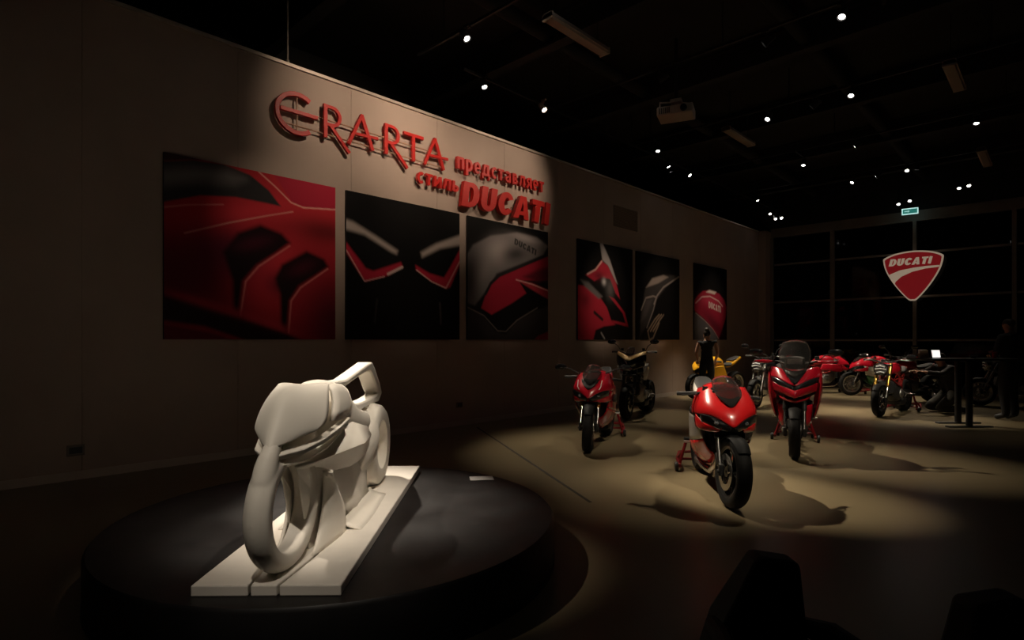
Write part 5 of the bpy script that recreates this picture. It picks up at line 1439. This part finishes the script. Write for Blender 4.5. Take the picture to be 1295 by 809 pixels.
def person(loc, rz, label, P, garments, hair, h=1.0):
    t = empty('person', loc, rz, label, 'person')
    J = {}; E = []
    for k, v in P.items():
        J[k] = (Vector(v[0]) * h, v[1] * h, v[2] * h)
    E += [('pelvis', 'spine'), ('spine', 'chest'), ('chest', 'neck'), ('neck', 'head'), ('head', 'crown'), ('head', 'nose'), ('head', 'Lear'), ('head', 'Rear')]
    for s in 'LR':
        E += [('chest', s + 'sh'), (s + 'sh', s + 'el'), (s + 'el', s + 'wr'), ('pelvis', s + 'hip'), (s + 'hip', s + 'kn'), (s + 'kn', s + 'an'), (s + 'an', s + 'toe')]
    hand(J, E, 1, J['Lwr'][0], J['Lel'][0]); hand(J, E, -1, J['Rwr'][0], J['Rel'][0])
    names = list(J)
    me = bpy.data.meshes.new('body_cage')
    me.from_pydata([tuple(J[n][0]) for n in names], [(names.index(a), names.index(b)) for a, b in E], [])
    o = bpy.data.objects.new('body_cage', me); COL.objects.link(o)
    md = o.modifiers.new('skin', 'SKIN'); md.branch_smoothing = 0.4
    for i, n in enumerate(names):
        sv = me.skin_vertices[0].data[i]
        sv.radius = (J[n][1], J[n][2]); sv.use_root = (n == 'pelvis')
    sb = o.modifiers.new('sub', 'SUBSURF'); sb.levels = 2; sb.render_levels = 2
    dg = bpy.context.evaluated_depsgraph_get()
    bme = bpy.data.meshes.new_from_object(o.evaluated_get(dg))
    bpy.data.objects.remove(o); bpy.data.meshes.remove(me)
    bme.name = 'body'; bme.materials.clear(); bme.materials.append(M_SKIN); bme.shade_smooth()
    body = bpy.data.objects.new('body', bme); COL.objects.link(body); body.parent = t
    segs = [(a, b, J[a][0], J[b][0]) for a, b in E]
    def bone(p):
        best = None
        for a, b, A, B in segs:
            e = B - A; u = max(0, min(1, (p - A).dot(e) / (e.dot(e) + 1e-9)))
            d = (p - (A + e * u)).length
            if best is None or d < best[0]: best = (d, a, b, u)
        return best
    tagv = [bone(v.co) for v in bme.vertices]
    for name, m, test, off in garments:
        keep = [any(test(tagv[i][1], tagv[i][2], tagv[i][3], bme.vertices[i].co) for i in f.vertices) for f in bme.polygons]
        idx = {}; vs = []; fs = []
        for f, kp in zip(bme.polygons, keep):
            if not kp: continue
            q = []
            for i in f.vertices:
                if i not in idx:
                    idx[i] = len(vs); v = bme.vertices[i]; vs.append(v.co + v.normal * off)
                q.append(idx[i])
            fs.append(tuple(q))
        g_ = MB(); g_.v = vs; g_.f = fs
        if fs: g_.build(name, m, t, smooth=180, solid=0.004)
    hc = J['head'][0]
    if hair == 'bun':
        MB().ball((hc.x - 0.015, 0, hc.z + 0.05), (0.098, 0.083, 0.095), 16, 10).ball((hc.x - 0.06, 0, hc.z + 0.13), (0.055, 0.055, 0.05), 12, 8).build('hair', M_HAIR, t)
    else:
        MB().ball((hc.x - 0.018, 0, hc.z + 0.052), (0.098, 0.084, 0.088), 16, 10).build('hair', M_HAIR, t)
    for s in (-1, 1):
        MB().ball((hc.x + 0.078, s * 0.032, hc.z + 0.028), (0.010, 0.014, 0.008), 8, 6).build('eye', M_HAIR, t)
    MB().ball((hc.x + 0.085, 0, hc.z - 0.048), (0.010, 0.024, 0.007), 8, 6).build('mouth', mat('lips', (0.30, 0.10, 0.08), 0.5, noise=0.05), t)
    return t

def standing(arms):
    P = {'pelvis': ((0, 0, 0.93), 0.150, 0.100), 'spine': ((0.01, 0, 1.10), 0.125, 0.088), 'chest': ((0, 0, 1.29), 0.155, 0.100), 'neck': ((-0.005, 0, 1.46), 0.052, 0.052),
         'head': ((0.02, 0, 1.56), 0.078, 0.088), 'crown': ((0.01, 0, 1.655), 0.060, 0.070), 'nose': ((0.112, 0, 1.558), 0.012, 0.014), 'Lear': ((0.005, 0.085, 1.56), 0.012, 0.020), 'Rear': ((0.005, -0.085, 1.56), 0.012, 0.020)}
    for s, k in ((1, 'L'), (-1, 'R')):
        P[k + 'sh'] = ((-0.01, s * 0.185, 1.395), 0.055, 0.055)
        el, wr = arms[k]
        P[k + 'el'] = (el, 0.041, 0.041); P[k + 'wr'] = (wr, 0.028, 0.026)
        P[k + 'hip'] = ((0, s * 0.095, 0.86), 0.095, 0.095); P[k + 'kn'] = ((0.02, s * 0.10, 0.49), 0.060, 0.060)
        P[k + 'an'] = ((-0.02, s * 0.105, 0.09), 0.040, 0.042); P[k + 'toe'] = ((0.14, s * 0.12, 0.035), 0.040, 0.030)
    return P
TOR = {'pelvis', 'spine', 'chest', 'neck'}
def is_torso(a, b, u, co): return (a in ('pelvis', 'spine') and b in ('spine', 'chest')) or (a == 'chest' and b == 'neck' and u < 0.75) or (a == 'chest' and b[1:] == 'sh')
def is_leg(a, b, u, co): return (a == 'pelvis' and b[1:] == 'hip') or b[1:] == 'kn' or (b[1:] == 'an') or (a == 'pelvis' and b == 'spine' and u < 0.25)
def is_shoe(a, b, u, co): return b[1:] == 'toe' or (b[1:] == 'an' and u > 0.9)
def is_sleeve(lim): return lambda a, b, u, co: b[1:] == 'el' or (b[1:] == 'wr' and u < lim)
def top_with(lim): return lambda a, b, u, co: is_torso(a, b, u, co) or is_sleeve(lim)(a, b, u, co)

# woman in black, back to the camera
person((1.19, 12.92, 0), R(118), 'woman in a black sleeveless top with her hair up, seen from behind',
       standing({'L': ((-0.02, 0.245, 1.12), (0.14, 0.20, 0.95)), 'R': ((-0.02, -0.245, 1.12), (0.14, -0.20, 0.95))}),
       [('top', M_BLKC, is_torso, 0.010), ('trousers', M_BLKC, is_leg, 0.012), ('shoes', M_SHOE, is_shoe, 0.008)], 'bun', 0.985)
# standing man at the right edge, dark clothes
person((6.55, 13.55, 0), R(150), 'person in dark clothes standing at the right edge by the bar table',
       standing({'L': ((0.02, 0.26, 1.12), (0.20, 0.10, 1.08)), 'R': ((0.02, -0.26, 1.12), (0.20, -0.08, 1.14))}),
       [('jacket', M_BLKC, top_with(0.92), 0.016), ('trousers', M_BLKC, is_leg, 0.018), ('shoes', M_SHOE, is_shoe, 0.010)], 'short', 1.07)
# kneeling man working at the naked motorcycle
K = {'pelvis': ((-0.16, 0, 0.36), 0.145, 0.115), 'spine': ((-0.10, 0, 0.54), 0.130, 0.100), 'chest': ((0.0, 0, 0.74), 0.160, 0.110), 'neck': ((0.06, 0, 0.90), 0.056, 0.056),
     'head': ((0.11, 0, 0.99), 0.080, 0.090), 'crown': ((0.11, 0, 1.08), 0.062, 0.072), 'nose': ((0.205, 0, 0.98), 0.012, 0.014), 'Lear': ((0.10, 0.087, 0.99), 0.012, 0.020), 'Rear': ((0.10, -0.087, 0.99), 0.012, 0.020)}
for s, k in ((1, 'L'), (-1, 'R')):
    K[k + 'sh'] = ((0.02, s * 0.195, 0.845), 0.060, 0.060)
    K[k + 'el'] = ((0.24, s * 0.24, 0.72), 0.044, 0.044)
    K[k + 'wr'] = ((0.47, s * 0.14, 0.76), 0.030, 0.028)
    K[k + 'hip'] = ((-0.14, s * 0.10, 0.32), 0.105, 0.105)
    K[k + 'kn'] = ((0.24, s * 0.15, 0.085), 0.072, 0.070)
    K[k + 'an'] = ((-0.20, s * 0.13, 0.065), 0.045, 0.045)
    K[k + 'toe'] = ((-0.36, s * 0.13, 0.045), 0.038, 0.032)
person((5.56, 14.10, 0), R(224), 'person in dark shirt and olive trousers kneeling beside a motorcycle',
       K, [('shirt', M_DKSH, top_with(0.85), 0.014), ('trousers', M_OLIV, is_leg, 0.014), ('shoes', M_SHOE, is_shoe, 0.010)], 'short', 1.05)
# ------------------------------------------------------------------ bar table with things on it
A0 = R(43.9)
bt = empty('bar_table', (6.05, 12.13, 0), A0, 'tall black bar table on two posts near the right edge', 'table')
MB().span((-0.75, -0.31, 1.085), (0.72, 0.31, 1.12)).build('table_top', M_BLACK, bt, bevel=0.008)
inv = Matrix.Rotation(-A0, 3, 'Z')
for wx, wy in ((6.14, 11.92), (5.95, 12.34)):
    v = inv @ Vector((wx - 6.05, wy - 12.13, 0))
    MB().cyl((v.x, v.y, 0.02), (v.x, v.y, 1.085), 0.048, None, 20).build('post', M_BLACK, bt)
    MB().span((v.x - 0.36, v.y - 0.05, 0.0), (v.x + 0.36, v.y + 0.05, 0.022)).build('foot_plate', M_BLACK, bt, bevel=0.006)
    MB().span((v.x - 0.12, v.y - 0.10, 1.065), (v.x + 0.12, v.y + 0.10, 1.085)).build('top_plate', M_BLACK, bt)
tb = empty('tablet', (5.72, 11.73, 1.12), A0, 'small lit white tablet screen standing on the bar table', 'tablet')
rt = Matrix.Rotation(R(-12), 3, 'X')
MB().box((0, 0.0, 0.075), (0.15, 0.010, 0.145), rt).build('case', M_PLAS, tb, bevel=0.003)
MB().box((0, -0.0065, 0.0745), (0.132, 0.002, 0.122), rt).build('screen', mat('screen_white', (0.9, 0.88, 0.84), 0.3, emit=1.1, emit_col=(1.0, 0.95, 0.88), noise=0.005), tb, smooth=0)
MB().box((0, 0.045, 0.055), (0.06, 0.008, 0.12), Matrix.Rotation(R(28), 3, 'X')).build('prop', M_PLAS, tb, smooth=0)
lh = empty('leaflet_box', (5.56, 11.66, 1.12), A0, 'brown cardboard leaflet box left of the tablet on the bar table', 'box')
M_CARD = mat('cardboard', (0.20, 0.13, 0.085), 0.8, noise=0.08, nscale=20)
MB().span((-0.075, -0.03, 0), (0.075, 0.03, 0.08)).build('tray', M_CARD, lh, bevel=0.003)
for k in range(4):
    MB().span((-0.068, -0.02 + k * 0.012, 0.08), (0.068, -0.014 + k * 0.012, 0.13 + 0.004 * k)).build('leaflet', M_PAPER if k % 2 else M_CARD, lh, smooth=0)
rc = empty('red_cup', (6.42, 12.45, 1.12), 0, 'small red cup on the right end of the bar table', 'cup')
M_CUP = mat('cup_red', (0.35, 0.02, 0.02), 0.4, coat=0.3, noise=0.05)
MB().lathe([(0.0, 0.0), (0.030, 0.0), (0.040, 0.10), (0.043, 0.104), (0.038, 0.104), (0.036, 0.10), (0.027, 0.006), (0.0, 0.006)], n=20, axis='z', close=False).build('body', M_CUP, rc)
MB().lathe([(0.038, 0.099), (0.045, 0.102), (0.038, 0.106)], n=20, axis='z').build('rim', M_CUP, rc)
gl = empty('glass_bowl', (6.17, 12.18, 1.12), 0, 'small shiny metal bowl on the middle of the bar table', 'bowl')
MB().lathe([(0.0, 0.0), (0.035, 0.0), (0.055, 0.03), (0.062, 0.055), (0.058, 0.055), (0.050, 0.03), (0.030, 0.006), (0.0, 0.006)], n=24, axis='z', close=False).build('body', M_STEEL, gl)

# ------------------------------------------------------------------ two black chairs in the dark foreground
M_CHAIR = mat('chair_black', (0.006, 0.006, 0.006), 0.7, noise=0.2, nscale=20)
def chair(loc, rz, label, mx=1):
    t = empty('lounge_chair', loc, rz, label, 'chair', 'black chairs in the foreground')
    t.scale = (mx, 1, 1)
    MB().loft([[(-0.20, -0.05, 0.44), (0.10, -0.05, 0.44), (0.10, 0.10, 0.44), (-0.20, 0.10, 0.44)],
               [(-0.165, -0.05, 0.56), (0.09, -0.05, 0.56), (0.09, 0.09, 0.56), (-0.165, 0.09, 0.56)],
               [(-0.055, -0.04, 0.765), (0.075, -0.04, 0.745), (0.075, 0.05, 0.745), (-0.055, 0.05, 0.765)]]).build('backrest', M_CHAIR, t, smooth=40, bevel=0.018)
    MB().span((-0.20, -0.38, 0.36), (0.20, 0.10, 0.46)).build('seat', M_CHAIR, t, bevel=0.03)
    MB().tube([(0.09, 0.02, 0.53), (0.16, -0.06, 0.545), (0.19, -0.18, 0.54), (0.19, -0.30, 0.52), (0.17, -0.34, 0.42)], [0.03, 0.03, 0.03, 0.028, 0.026], 10).build('armrest', M_CHAIR, t)
    MB().tube([(-0.17, 0.02, 0.53), (-0.18, -0.08, 0.545), (-0.19, -0.18, 0.54), (-0.19, -0.30, 0.52), (-0.17, -0.34, 0.42)], [0.03, 0.03, 0.03, 0.028, 0.026], 10).build('armrest', M_CHAIR, t)
    for x in (-0.17, 0.17):
        for y in (-0.34, 0.06):
            MB().cyl((x, y, 0.0), (x * 0.92, y * 0.92, 0.37), 0.014, 0.02, 10).build('leg', M_BLACK, t)
chair((6.60, 1.83, 0), A0, 'black chair in the dark foreground, left of the two')
chair((7.12, 1.94, 0), A0, 'black chair in the dark foreground, right of the two, cut by the frame', -1)
